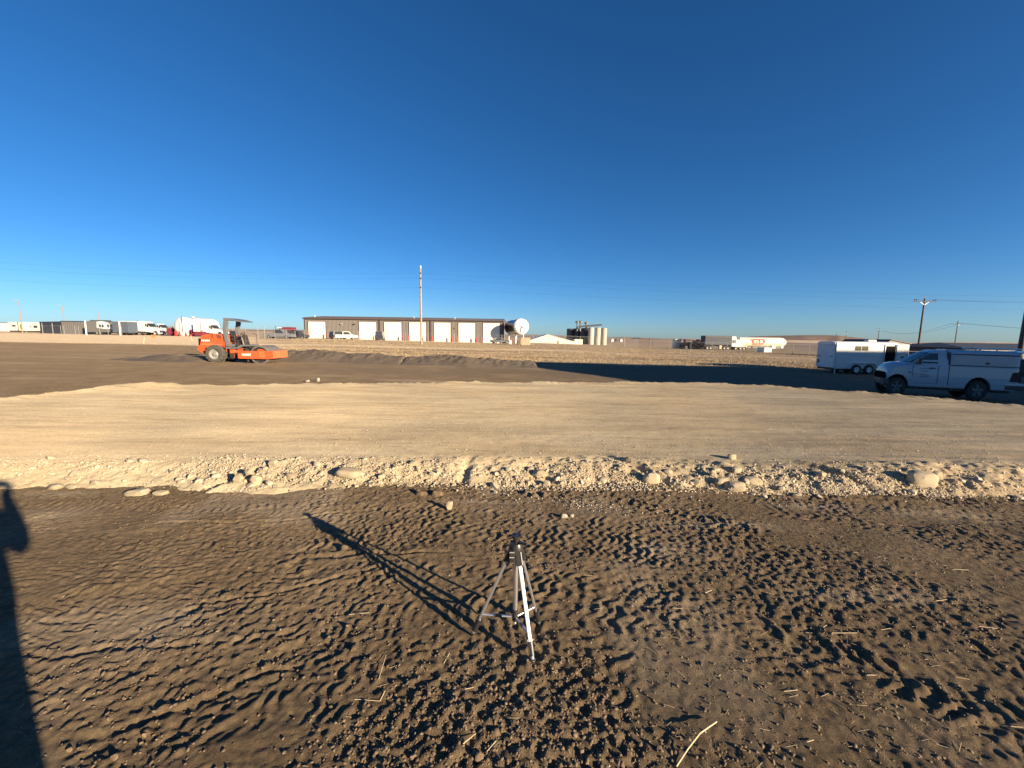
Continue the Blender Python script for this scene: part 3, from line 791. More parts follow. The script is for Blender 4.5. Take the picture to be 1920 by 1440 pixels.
def arch_cut(o, x, z, r, hw):
    """real wheel opening: boolean with a disc shape applied through bmesh-free modifier"""
    c = MB().tube((x, -hw - .3, z), (x, hw + .3, z), r, n=36).build('cut', None, o.parent)
    bpy.context.view_layer.update()
    md = o.modifiers.new('arch', 'BOOLEAN'); md.operation = 'DIFFERENCE'; md.object = c; md.solver = 'EXACT'
    return c
def apply_mods(o, cutters=()):
    dg = bpy.context.evaluated_depsgraph_get(); dg.update()
    me = bpy.data.meshes.new_from_object(o.evaluated_get(dg))
    o.modifiers.clear(); o.data = me
    for c in cutters: bpy.data.objects.remove(c)
def pickup():
    D = 15.3
    Pr = at(1831.4, 733, D)
    z0 = Pr.z - .40
    # local +x is towards the front of the truck, which is the left of the photograph; near side is local +y
    t = empty('pickup_truck', (Pr.x + .334, D + .656, z0), R(153), 'white single-cab pickup with white topper parked in shade at the right edge', 'pickup truck')
    t.scale = (.72, .8, 1)
    bpy.context.view_layer.update()
    W, K = M['truckwhite'], M['black']
    hw = .97
    # lower body along its length
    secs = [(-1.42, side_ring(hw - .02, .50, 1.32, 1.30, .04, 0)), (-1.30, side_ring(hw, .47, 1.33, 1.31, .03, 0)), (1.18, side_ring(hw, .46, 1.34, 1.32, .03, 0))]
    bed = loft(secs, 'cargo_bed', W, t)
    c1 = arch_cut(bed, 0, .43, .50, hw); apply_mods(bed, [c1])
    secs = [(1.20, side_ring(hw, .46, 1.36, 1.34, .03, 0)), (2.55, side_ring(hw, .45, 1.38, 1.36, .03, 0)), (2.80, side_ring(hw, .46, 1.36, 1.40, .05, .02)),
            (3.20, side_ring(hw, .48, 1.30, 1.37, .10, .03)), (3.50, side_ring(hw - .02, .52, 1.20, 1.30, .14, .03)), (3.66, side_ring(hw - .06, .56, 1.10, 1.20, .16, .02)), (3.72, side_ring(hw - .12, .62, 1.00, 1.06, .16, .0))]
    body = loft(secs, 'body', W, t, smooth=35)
    c1 = arch_cut(body, 3.26, .43, .50, hw); apply_mods(body, [c1])
    # cab
    def cabring(x0, z, w, xs=None): return None
    cw = .86
    rows = [  # (z, half width, x rear, x front)
        (1.36, .93, 1.24, 2.80), (1.50, .92, 1.25, 2.62), (1.70, .86, 1.27, 2.24), (1.84, .80, 1.29, 1.96), (1.90, .76, 1.34, 1.82), (1.93, .60, 1.42, 1.70)]
    m = MB(); vs = []
    for z, w, xr, xf in rows:
        vs += [(xr, -w, z), (xf - .12, -w, z), (xf, -w * .7, z), (xf + .03, 0, z), (xf, w * .7, z), (xf - .12, w, z), (xr, w, z)]
    fs = []; n = 7
    for k in range(len(rows) - 1):
        for j in range(n): fs.append((k * n + j, k * n + (j + 1) % n, (k + 1) * n + (j + 1) % n, (k + 1) * n + j))
    fs.append(tuple(range((len(rows) - 1) * n, len(rows) * n))); m.add(vs, fs)
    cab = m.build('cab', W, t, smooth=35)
    # glazing
    for s in (1, -1):
        y1, y2 = .935 * s, .845 * s
        g = MB(); g.add([(1.66, y1 + .001 * s, 1.40), (2.60, y1 + .001 * s, 1.40), (2.16, (y2 + .035 * s), 1.72), (1.98, y2 + .012 * s, 1.80), (1.68, y2 + .012 * s, 1.80),
                         (1.66, y1 - .03 * s, 1.40), (2.60, y1 - .03 * s, 1.40), (2.16, y2, 1.72), (1.98, y2 - .02 * s, 1.80), (1.68, y2 - .02 * s, 1.80)],
                        [(0, 1, 2, 3, 4), (5, 9, 8, 7, 6), (0, 5, 6, 1), (1, 6, 7, 2), (2, 7, 8, 3), (3, 8, 9, 4), (4, 9, 5, 0)])
        g.build('side_window', M['glass'], cab)
        mir = MB().box(2.40, 2.56, .97 * s if s > 0 else 1.2 * s, 1.2 * s if s > 0 else .97 * s, 1.36, 1.60).build('mirror', K, t, bevel=.04)
        MB().box(2.392, 2.402, .99 * s if s > 0 else 1.16 * s, 1.16 * s if s > 0 else .99 * s, 1.38, 1.48).build('mirror_glass', M['chrome'], mir)
        MB().box(2.44, 2.52, .9 * s if s > 0 else 1.0 * s, 1.0 * s if s > 0 else .9 * s, 1.38, 1.44).build('mirror_arm', K, mir)
        d = MB().bar((1.62, .977 * s, 1.35), (1.62, .985 * s, .62), .008, .012)
        d.bar((1.62, .978 * s, .60), (2.60, .978 * s, .60), .012, .008); d.bar((2.66, .978 * s, 1.32), (2.66, .978 * s, .85), .008, .012)
        d.bar((1.19, .977 * s, 1.34), (1.19, .982 * s, .52), .012, .016)
        d.build('door_gap', K, t)
        MB().box(1.73, 1.98, .97 * s if s > 0 else 1.0 * s, 1.0 * s if s > 0 else .97 * s, 1.195, 1.235).build('door_handle', K, t, bevel=.01)
        MB().bar((.56, .975 * s, .56), (2.70, .975 * s, .53), .03, .05).build('rocker_moulding', M['truckwhite'], t)
        MB().bar((2.10, .975 * s, .96), (2.72, .975 * s, .98), .01, .018).build('side_badge', M['inkblue'], t)
        MB().box(2.72, 2.84, .965 * s if s > 0 else .98 * s, .98 * s if s > 0 else .965 * s, 1.005, 1.045).build('fender_badge', K, t)
        MB().box(1.27, 1.30, .80 * s if s > 0 else .9 * s, .9 * s if s > 0 else .80 * s, 1.4, 1.84).build('cab_corner_gap', K, t)
    # lettering on the near door: small lines as in the photo (too small to read there)
    for k, (x0, x1, z) in enumerate([(1.88, 2.38, 1.185), (2.02, 2.32, 1.08), (1.98, 2.34, .93), (1.98, 2.36, .865)]):
        MB().box(x0, x1, .9752, .979, z - .012, z + .012).build('door_lettering', M['inkblue'], t)
    ws = MB(); ws.add([(2.76, -.80, 1.44), (2.80, 0, 1.44), (2.76, .80, 1.44), (2.02, .62, 1.84), (2.05, 0, 1.85), (2.02, -.62, 1.84),
                       (2.72, -.80, 1.42), (2.76, 0, 1.42), (2.72, .80, 1.42), (1.98, .62, 1.82), (2.01, 0, 1.83), (1.98, -.62, 1.82)],
                      [(0, 1, 4, 5), (1, 2, 3, 4), (6, 11, 10, 7), (7, 10, 9, 8), (0, 6, 7, 1), (1, 7, 8, 2), (3, 9, 10, 4), (4, 10, 11, 5), (2, 8, 9, 3), (5, 11, 6, 0)])
    ws.build('windscreen', M['glass'], cab)
    # front end
    MB().box(3.60, 3.75, -.46, .46, .76, 1.0).build('grille', M['black'], t, bevel=.03)
    for s in (1, -1):
        MB().box(3.42, 3.66, .54 * s if s > 0 else .78 * s, .78 * s if s > 0 else .54 * s, .82, 1.02).build('headlight', M['winglass'], t, bevel=.04)
    bp = loft([(3.60, [(-.95, .48), (-.95, .74), (.95, .74), (.95, .48)]), (3.80, [(-.72, .46), (-.72, .72), (.72, .72), (.72, .46)]), (3.86, [(-.4, .48), (-.4, .70), (.4, .70), (.4, .48)])], 'front_bumper', M['darkgrey'], t, bevel=.03)
    MB().bar((3.87, -.4, .68), (3.87, .4, .68), .02, .04).build('bumper_trim', M['chrome'], bp)
    # rear end
    rb = MB().box(-1.78, -.99, -.98, .98, .50, .66).build('rear_bumper', M['darkgrey'], t, bevel=.03)
    MB().box(-1.80, -.97, -.985, .985, .662, .735).build('bumper_step', M['galv'], rb, bevel=.01)
    for s in (1, -1):
        a, b_ = (.86 * s, .985 * s) if s > 0 else (.985 * s, .86 * s)
        MB().prism([(-1.10, .80), (-1.20, 1.15), (-1.52, 1.18), (-1.52, .80)], a, b_).build('tail_light', M['taillight'], t, bevel=.01)
    MB().box(-2.0, -1.44, -.86, .86, 1.02, 1.09).build('tailgate', M['taillight'], t, bevel=.01)
    # topper
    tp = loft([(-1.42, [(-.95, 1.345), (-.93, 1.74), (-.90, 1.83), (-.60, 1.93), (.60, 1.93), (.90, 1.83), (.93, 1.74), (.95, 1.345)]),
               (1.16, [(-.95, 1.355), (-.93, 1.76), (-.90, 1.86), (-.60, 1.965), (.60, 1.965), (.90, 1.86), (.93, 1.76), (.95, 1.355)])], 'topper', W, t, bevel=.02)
    for s in (1, -1):
        MB().bar((-1.36, .955 * s, 1.775), (1.14, .955 * s, 1.785), .03, .035).build('drip_gap', M['ink'], tp)
        MB().bar((-1.38, .962 * s, 1.345), (1.17, .962 * s, 1.36), .02, .02).build('rail_gap', M['ink'], tp)
        dr = MB().box(-1.26, 1.10, .945 * s if s > 0 else .965 * s, .965 * s if s > 0 else .945 * s, 1.39, 1.745).build('side_door', W, tp, bevel=.012)
        MB().box(-.30, -.16, .96 * s if s > 0 else .99 * s, .99 * s if s > 0 else .96 * s, 1.43, 1.50).build('latch', K, dr, bevel=.01)
    for k, (xa, xb, y, z) in enumerate([(-1.5, .1, .72, 2.02), (-1.5, .1, -.72, 2.02)]):
        MB().bar((xa, y, z), (xb, y, z), .05, .05).build('roof_rack_rail', M['white'], tp, bevel=.01)
        for x in (-1.3, -.6, 0): MB().bar((x, y, 1.90), (x, y, z), .03, .04).build('rack_foot', M['white'], tp)
    for x in (-1.3, -.4): MB().bar((x, -.74, 2.03), (x, .74, 2.03), .04, .04).build('crossbar', M['white'], tp)
    hatch = MB().prism([(-1.44, 1.90), (-2.05, 1.95), (-2.05, 1.92), (-1.44, 1.86)], -.86, .86).build('rear_hatch', W, tp)
    MB().box(1.14, 1.26, -.5, .5, 1.93, 1.97).build('cab_lamp_strip', M['white'], cab)
    MB().box(-1.45, -.9, -.84, .84, 1.10, 1.80).build('cargo_opening', M['void'], tp)  # solid black block standing in for the unlit cargo space
    for x in (0, 3.26):
        for s in (1, -1): wheel(t, x, s * .82, .40, .40, .27, side=s, rimr=.62, spokes=5, rim='midgrey')
    MB().box(-1.3, 3.5, -.7, .7, .34, .52).build('chassis', M['dark'], t)
    for x in (0, 3.26): MB().box(x - .52, x + .52, -.70, .70, .45, .98).build('wheel_well', M['void'], t)
    # things on the lowered tailgate
    e = empty('equipment_case', (0, 0, 0), 0, 'dark green equipment case standing on the open tailgate of the white pickup', 'case')
    wp = t.matrix_basis @ Vector((-1.74, .30, 1.092)); e.location = wp; e.rotation_euler = (0, 0, R(153))
    MB().box(-.20, .20, -.32, .32, 0, .48).build('case_body', paint('dark_green_case', (.03, .04, .035), .6), e, bevel=.02)
    MB().box(-.21, .21, -.33, .33, .483, .56).build('case_lid', M['black'], e, bevel=.02)
    MB().bar((-.08, -.345, .30), (.08, -.345, .30), .03, .03).build('handle', M['galv'], e)
    return t
pickup()
def plain_car(name, px, D, zoff, L, mats, label, cat, rz=0, kind='suv', h=1.5, group=None, hw=.88):
    """car seen far off: body, glasshouse, windows, wheels; local +x is the front"""
    P = at(px, 640, D); z0 = zfun(P.x, D) + zoff
    t = empty(name, (P.x, D, z0), rz, label, cat, group)
    B = M[mats]; k = L / 4.8; zb = h * .58
    if kind == 'pickup':
        body = [(-2.4 * k, .35), (-2.42 * k, zb), (.0, zb), (1.2 * k, zb + .02), (2.2 * k, zb - .08), (2.4 * k, zb * .75), (2.42 * k, .35)]
        cabp = [(-.75 * k, zb), (-.65 * k, h), (.5 * k, h), (1.25 * k, zb)]
        win = [(-.62 * k, zb + .03), (-.55 * k, h - .1), (.45 * k, h - .1), (1.05 * k, zb + .03)]
    elif kind == 'sedan':
        body = [(-2.3 * k, .3), (-2.38 * k, zb - .04), (-1.6 * k, zb + .04), (1.0 * k, zb), (2.1 * k, zb - .1), (2.35 * k, zb * .65), (2.3 * k, .3)]
        cabp = [(-1.75 * k, zb), (-1.0 * k, h), (.2 * k, h), (1.05 * k, zb)]
        win = [(-1.45 * k, zb + .03), (-.92 * k, h - .08), (.15 * k, h - .08), (.8 * k, zb + .03)]
    else:
        body = [(-2.3 * k, .35), (-2.35 * k, zb), (1.0 * k, zb + .02), (2.1 * k, zb - .08), (2.35 * k, zb * .7), (2.35 * k, .35)]
        cabp = [(-2.3 * k, zb), (-2.1 * k, h), (.3 * k, h), (1.1 * k, zb)]
        win = [(-2.1 * k, zb + .03), (-1.95 * k, h - .1), (.25 * k, h - .1), (.9 * k, zb + .03)]
    MB().prism(body, -hw, hw).build('body', B, t, bevel=.06)
    MB().prism(cabp, -hw * .88, hw * .88).build('cab', B, t, bevel=.05)
    for s in (-1, 1):
        MB().prism(win, s * hw * .885 - .01, s * hw * .885 + .01).build('window', M['glass'], t)
    for x in (-1.45 * k, 1.45 * k):
        for s in (-1, 1): wheel(t, x, s * (hw - .1), .36, .36, .24, side=s)
    return t
P_ = at(1716, 676, 21.5)
c_ = plain_car('parked_car', 1762, 30.0, .0, 4.9, 'carsilver', 'grey car mostly hidden behind the white pickup cab', 'car', R(180), 'pickup', 1.62)

# ---------------------------------------------------------------- white enclosed trailer
def trailer():
    D = 28.8
    P = at(1564, 697, D)
    z0 = zfun(P.x + 2.5, D + 1)
    L, Wd, h = 4.40, 1.80, 2.34
    t = empty('cargo_trailer', (P.x, D, z0), 0, 'white enclosed tandem axle trailer with its dark side door open, lower half in shade', 'trailer')
    W = M['white']; zf = .42
    prof = [(0, zf), (0, h - .16), (.10, h - .05), (.4, h), (Wd - .4, h), (Wd - .10, h - .05), (Wd, h - .16), (Wd, zf)]
    body = MB().prismx(prof, 0, L).build('body', W, t, bevel=.015)
    # nose that slopes at the roof
    MB().prismx([(0.02, zf), (0.02, h - .2), (.4, h - .03), (Wd - .4, h - .03), (Wd - .02, h - .2), (Wd - .02, zf)], L, L + .14).build('nose', W, t, bevel=.03)
    # rear ramp door (faces left)
    rd = MB().prismx([(.07, zf + .04), (.07, h - .24), (Wd - .07, h - .24), (Wd - .07, zf + .04)], -.05, -.002).build('rear_door', paint('rear_door_white', (.62, .64, .64), .5), t)
    MB().prismx([(.02, h - .23), (.12, h - .07), (.4, h - .01), (Wd - .4, h - .01), (Wd - .12, h - .07), (Wd - .02, h - .23)], -.09, -.001).build('rear_header', M['white'], t, bevel=.01)
    for y in (.30, Wd - .30):
        MB().bar((-.07, y - .12, 1.25), (-.07, y + .12, 1.25), .03, .05).build('door_latch', M['dark'], rd)
    MB().prismx([(Wd - .36, .74), (Wd - .36, .96), (Wd - .12, .96), (Wd - .12, .74)], -.066, -.052).build('licence_plate', M['dark'], rd)
    MB().prismx([(Wd - .28, .81), (Wd - .28, .89), (Wd - .20, .89), (Wd - .20, .81)], -.074, -.067).build('plate_lamp', M['whitetext'], rd)
    MB().bar((.02, -.012, zf), (.02, -.012, h - .2), .02, .05).build('corner_post', M['galv'], t)
    MB().bar((.1, -.012, h - .17), (L, -.012, h - .17), .02, .03).build('top_rail', M['galv'], t)
    # windows
    for x in (1.33, 1.83):
        f = MB().box(x, x + .44, -.02, -.002, 1.70, 2.02).build('window', M['black'], t, bevel=.02)
        MB().box(x + .03, x + .41, -.026, -.021, 1.73, 1.99).build('pane', M['winglass'], f)
    # doorway: a black sheet painted for the unlit inside, with the leaf swung forward
    dw = MB().box(3.48, 4.20, -.03, -.004, zf + .05, 2.04).build('doorway', M['void'], t)
    for bx in [(3.44, 3.48), (4.20, 4.24)]: MB().box(bx[0], bx[1], -.05, -.002, zf, 2.15).build('door_frame', M['galv'], t)
    dl = MB().box(0, .78, -.03, .0, 0, 1.70).build('door', W, t, bevel=.01, loc=(4.25, -.055, zf + .05)); dl.rotation_euler = (0, 0, R(-6))
    MB().box(.64, .70, -.06, -.03, .8, .95).build('door_handle', M['dark'], dl)
    # running gear
    for x in (1.52, 2.42):
        for y, s in ((-.02, -1), (Wd + .02, 1)): wheel(t, x, y, .34, .34, .2, side=s, rim='white')
    fp = [(.92, .42), (1.02, .70), (1.18, .84), (2.76, .84), (2.92, .70), (3.02, .42), (2.94, .42), (2.84, .66), (2.72, .77), (2.12, .77), (1.97, .70), (1.82, .77), (1.22, .77), (1.08, .66), (1.0, .42)]
    for y0, y1 in ((-.14, -.0), (Wd, Wd + .14)): MB().prism(fp, y0, y1).build('mudguard', W, t, bevel=.01)
    MB().box(0.05, L, .1, Wd - .1, .28, .41).build('chassis', M['dark'], t)
    MB().box(.0, L, -.014, .0, zf - .05, zf + .03).build('floor_rail', M['galv'], t)
    MB().tube((0.1, .1, 0), (.1, .1, .42), .04).build('stabiliser_leg', M['galv'], t)
    v = MB().prismx([(.70, h), (.74, h + .14), (1.1, h + .14), (1.14, h)], 2.85, 3.45).build('roof_vent', W, t, bevel=.03)
    g = MB().bar((L, Wd / 2, .36), (L + 1.1, Wd / 2, .42), .08, .10); g.bar((L, .3, .36), (L + .9, Wd / 2, .40), .06, .08); g.bar((L, Wd - .3, .36), (L + .9, Wd / 2, .40), .06, .08)
    g.tube((L + .9, Wd / 2, .0), (L + .9, Wd / 2, .7), .03)
    g.build('tongue', M['dark'], t)
trailer()

# ---------------------------------------------------------------- tripod
def ground_at(x, y): return Vector((x, y, zfun(x, y)))
def tripod():
    d = ray(968, 1010)
    apex = Vector((0, 0, CAM_H)) + d * (1.99 / d.y)
    A = hit(1000, 1243); B = hit(884, 1192); C = hit(1012, 1172)
    c0 = Vector((apex.x, apex.y, 0))
    t = empty('tripod', (apex.x, apex.y, zfun(apex.x, apex.y)), 0, 'short silver camera tripod with black head standing on the tracked dirt', 'tripod')
    o = Vector(t.location)
    L = lambda p: tuple(Vector(p) - o)
    top = apex.z - o.z
    hub = top - .055
    # head
    hd = MB().lathe([(.001, hub - .035), (.034, hub - .035), (.038, hub - .01), (.038, hub + .02), (.030, hub + .035), (.001, hub + .035)], (0, 0, 0), 'z', 20).build('head', M['black'], t, smooth=30)
    MB().lathe([(.001, hub + .035), (.014, hub + .035), (.014, hub + .06), (.024, hub + .062), (.026, hub + .075), (.001, hub + .075)], (0, 0, 0), 'z', 16).build('mounting_plate', M['black'], hd, smooth=30)
    MB().tube((0, 0, hub + .075), (0, 0, hub + .088), .005).build('mounting_screw', M['chrome'], hd)
    MB().box(-.036, -.005, -.052, -.032, hub - .05, hub + .012).build('clamp', M['black'], hd, bevel=.004)
    for zz in (hub + .005, hub - .022): MB().box(-.034, -.010, -.054, -.0525, zz, zz + .004).build('clamp_label', M['galv'], hd)
    MB().tube((.03, -.02, hub + .04), (.055, -.045, hub + .05), .006).build('knob', M['black'], hd)
    low = .115
    col_ = MB().tube((0, 0, low + .02), (0, 0, hub - .03), .0125, n=14).build('centre_column', M['alu'], t, smooth=30)
    sp = MB().tube((0, 0, low - .02), (0, 0, low + .045), .016, n=12).build('spreader_hub', M['black'], t, smooth=30)
    MB().tube((0, 0, low - .04), (0, 0, low - .02), .007).build('column_hook', M['galv'], sp)
    for k, F in enumerate((A, B, C)):
        f = Vector(F) - o; f.z = zfun(F.x, F.y) - o.z - .004
        hz = Vector((f.x, f.y, 0)).normalized()
        p0 = hz * .026 + Vector((0, 0, hub - .012)); dv = (f - p0)
        knee = p0 + dv * .80
        side = dv.cross(Vector((0, 0, 1))).normalized()
        jb = MB().bar(p0 - dv * .02, p0 + dv * .12, .034, .034).build('shoulder_joint', M['black'], t, bevel=.004)
        lm = MB().bar(p0 + dv * .10, knee, .032 if k == 0 else .015, .018 if k == 0 else .013)
        leg = lm.build('leg', M['leg_white'] if k == 0 else M['alu'], t, bevel=.003)
        MB().tube(knee - dv * .005, p0 + dv * .925, .0165, .0145, n=12).build('leg_lock', M['black'] if k else M['chrome'], leg, smooth=30)
        MB().tube(p0 + dv * .91, p0 + dv * .975, .0095, .008, n=10).build('lower_leg', M['alu'], leg, smooth=30)
        MB().tube(p0 + dv * .955, f - Vector((0, 0, .004)), .011, .003, n=10).build('foot', M['chrome'] if k == 0 else M['black'], leg, smooth=30)
        q = p0 + dv * .74; s0 = Vector((0, 0, low))
        MB().bar(s0 + hz * .012, q - hz * .005, .011, .008).build('spreader_arm', M['alu'], t, bevel=.002)
        mid = (s0 + q) / 2
        MB().bar(mid - (q - s0) * .1, mid + (q - s0) * .1, .013, .010).build('spreader_joint', M['darkgrey'], t)
tripod()

# ---------------------------------------------------------------- the photographer, standing behind the camera
def skin_body(name, verts, edges, rad, mat, parent, levels=2, root=0):
    me = bpy.data.meshes.new(name); me.from_pydata(verts, edges, []); me.materials.append(mat)
    o = bpy.data.objects.new(name, me); col.objects.link(o); o.parent = parent
    sk = o.modifiers.new('skin', 'SKIN'); sk.use_smooth_shade = True
    if not me.skin_vertices: 
        bpy.context.view_layer.objects.active = o
    lay = me.skin_vertices[0].data
    for i, r in enumerate(rad):
        lay[i].radius = (r if isinstance(r, tuple) else (r, r)); lay[i].use_root = (i == root)
    ss = o.modifiers.new('subsurf', 'SUBSURF'); ss.levels = levels; ss.render_levels = levels
    return o
def photographer():
    by = -.24
    t = empty('person', (0, by, zfun(0, by)), 0, 'person in dark clothes holding up a phone, whose shadow falls at the left edge', 'person')
    V = []; E = []; Rr = []
    def v(x, y, z, r): V.append((x, y - 0.0, z)); Rr.append(r); return len(V) - 1
    def ch(ids): 
        for a, b in zip(ids[:-1], ids[1:]): E.append((a, b))
    pel = v(0, 0, .94, (.225, .16)); wa = v(0, -.01, 1.12, (.215, .15)); chs = v(0, -.01, 1.30, (.225, .15)); nk0 = v(0, 0, 1.44, (.10, .085)); nk = v(0, .02, 1.51, (.055, .055)); hd0 = v(0, .04, 1.58, (.070, .085)); hd1 = v(0, .04, 1.66, (.078, .098)); hd2 = v(0, .03, 1.74, (.062, .075))
    ch([pel, wa, chs, nk0, nk, hd0, hd1, hd2])
    for s in (-1, 1):
        hip = v(.11 * s, 0, .86, .12); kn = v(.17 * s, .02, .50, .092); an = v(.19 * s, -.01, .10, .07); ft = v(.21 * s, .14, .04, (.045, .035))
        ch([pel, hip, kn, an, ft])
        sh = v(.21 * s, -.03, 1.40, .08)
        el = v(.42 * s if s > 0 else .36 * s, .0, 1.20 if s > 0 else 1.12, .062); wr = v(.10 * s, .17, 1.50, .040); pm = v(.080 * s, .21, 1.555, (.034, .022))
        ch([nk0, sh, el, wr, pm])
    skin_body('body', V, E, Rr, M['jacket'], t, 2, pel)
    nz = MB().tube((0, .125, 1.655), (0, .155, 1.64), .018, .012, 8)
    nz.build('nose', M['skin'], t, smooth=True)
    hair = MB().lathe([(.001, .10), (.06, .085), (.092, .03), (.10, -.04), (.085, -.05)], (0, .015, 1.735), 'z', 20).build('hair', M['darkwood'], t, smooth=True)
    for s in (-1, 1):
        for k in range(4):
            z = 1.53 + .02 * k
            skin_body('finger', [(.078 * s, .215, z), (.098 * s, .235, z + .004), (.084 * s, .240, z + .006), (.060 * s, .236, z + .006)], [(0, 1), (1, 2), (2, 3)], [.010, .009, .008, .007], M['skin'], t, 1)
        skin_body('thumb', [(.085 * s, .200, 1.53), (.070 * s, .200, 1.555), (.050 * s, .210, 1.575)], [(0, 1), (1, 2)], [.013, .011, .009], M['skin'], t, 1)
    ph = empty('phone', (0, -.018, 1.598), 0, 'black phone held up in both hands by the person taking the photo', 'phone')
    MB().box(-.078, .078, -.004, .004, -.038, .038).build('case', M['black'], ph, bevel=.003)
    MB().box(-.074, .074, -.0052, -.0045, -.034, .034).build('screen', M['glass'], ph)
photographer()

# ---------------------------------------------------------------- buildings
def shop():
    D = 98.0
    PL = at(572, 637, D); PR = at(944, 639, D)
    z0 = min(zfun(PL.x, D), zfun(PR.x, D)) - .1
    L = PR.x - PL.x
    def lx(px): return at(px, 620, D).x - PL.x
    t = empty('shop_building', (PL.x, D, z0), 0, 'long low brown-grey metal shop building with seven cream overhead doors', 'building')
    ze = at(760, 599.3, D).z - z0; zr = ze - .25; dep = 20.0; base = 0
    # ribbed front wall, ribs of 0.3 m
    n = int(L / .32); m = MB(); vs = []; fs = []
    pts = []
    for k in range(n):
        x = L * k / n; s_ = L / n
        pts += [(x, 0), (x + s_ * .62, 0), (x + s_ * .72, -.07), (x + s_ * .90, -.07)]
    pts.append((L, 0))
    for x, y in pts: vs += [(x, y, 0), (x, y, ze)]
    fs = [(2 * k, 2 * k + 2, 2 * k + 3, 2 * k + 1) for k in range(len(pts) - 1)]
    m.add(vs, fs); m.build('wall', M['siding'], t)
    MB().prismx([(.09, 0), (.09, ze), (dep / 2, zr + 1.0), (dep, ze), (dep, 0)], .02, L - .02).build('wall', M['siding'], t)
    rf = MB().prismx([(-.35, ze - .02), (dep / 2, zr + 1.0), (dep + .35, ze - .02), (dep + .35, ze + .1), (dep / 2, zr + 1.14), (-.35, ze + .1)], -.25, L + .25).build('roof', M['roofmet'], t)
    m = MB(); k = 0; x = 0
    while x < L:
        m.prismx([(-.36, ze + .10), (dep / 2, zr + 1.14), (dep / 2, zr + 1.26), (-.36, ze + .22)], x, x + .09); x += .61
    o = m.build('roof_seams', M['trim'], rf); tag(o, kind='stuff')
    MB().box(-.27, L + .27, -.42, -.36, ze - .16, ze + .09).build('gutter', M['trim'], t)
    for px in (712, 807.5): MB().box(lx(px) - .12, lx(px) + .12, -.20, -.08, 0, ze - .1).build('downpipe', M['trim'], t)
    for x in (-.05, L - .25): MB().box(x, x + .3, -.14, -.075, 0, ze - .1).build('corner_trim', M['trim'], t)
    doors = [(579, 611), (674, 706), (721, 753), (768, 799), (814, 845), (860, 891), (906, 937)]
    for i, (a, b) in enumerate(doors):
        x0, x1 = lx(a), lx(b); zt = at((a + b) / 2, 603.2 + i * .45, D).z - z0
        d = MB().box(x0, x1, -.10, .02, 0, zt).build('overhead_door', M['door'], t)
        for k in range(1, 6): MB().box(x0, x1, -.112, -.102, zt * k / 6 - .015, zt * k / 6 + .015).build('panel_joint', M['whitewarm'], d)
        fr = MB().box(x0 - .12, x0, -.13, -.02, 0, zt + .12); fr.box(x1, x1 + .12, -.13, -.02, 0, zt + .12); fr.box(x0, x1, -.13, -.02, zt, zt + .12)
        fr.build('door_frame', M['trim'], d)
    for i, (a, b) in enumerate([(625.5, 632.5), (649.5, 656.5)]):
        zt = 2.35
        d = MB().box(lx(a), lx(b), -.11, .02, 0, zt).build('side_door', M['whitewarm'], t)
        MB().box(lx(b) - .15, lx(b) - .07, -.16, -.112, 1.0, 1.1).build('handle', M['dark'], d)
    for px, py in ((641.5, 607.5), (665.5, 608)):
        z = at(px, py, D).z - z0
        MB().box(lx(px) - .2, lx(px) + .2, -.4, -.08, z - .1, z + .12).build('wall_lamp', M['galv'] if px < 650 else M['dark'], t)
    for px in (852,): MB().box(lx(px) - .1, lx(px) + .1, -.2, -.08, 3.4, 3.7).build('wall_lamp', M['dark'], t)
    for px in (584, 773, 851): MB().tube((lx(px), 2.0, ze), (lx(px), 2.0, ze + .9), .06).build('roof_vent_pipe', M['white'], rf)
    # red bollards: things of their own beside the doors
    first = None
    for i, (a, b) in enumerate(doors):
        for x in (a - 3.0, b + 2.6):
            if first is None:
                bo = MB().tube((0, 0, 0), (0, 0, 1.35), .13, n=12)
                bo.lathe([(.13, 0), (.09, .07), (.001, .10)], (0, 0, 1.35), 'z', 12)
                o = bo.build('bollard', M['red'], smooth=30); first = o
            else:
                o = first.copy(); col.objects.link(o)
            X = at(x, 635, D - 1.2).x
            o.location = (X, D - 1.2, zfun(X, D - 1.2) - .1)
            tag(o, 'red steel bollard guarding an overhead door of the brown-grey shop', 'bollard', 'red bollards along the shop doors')
shop()

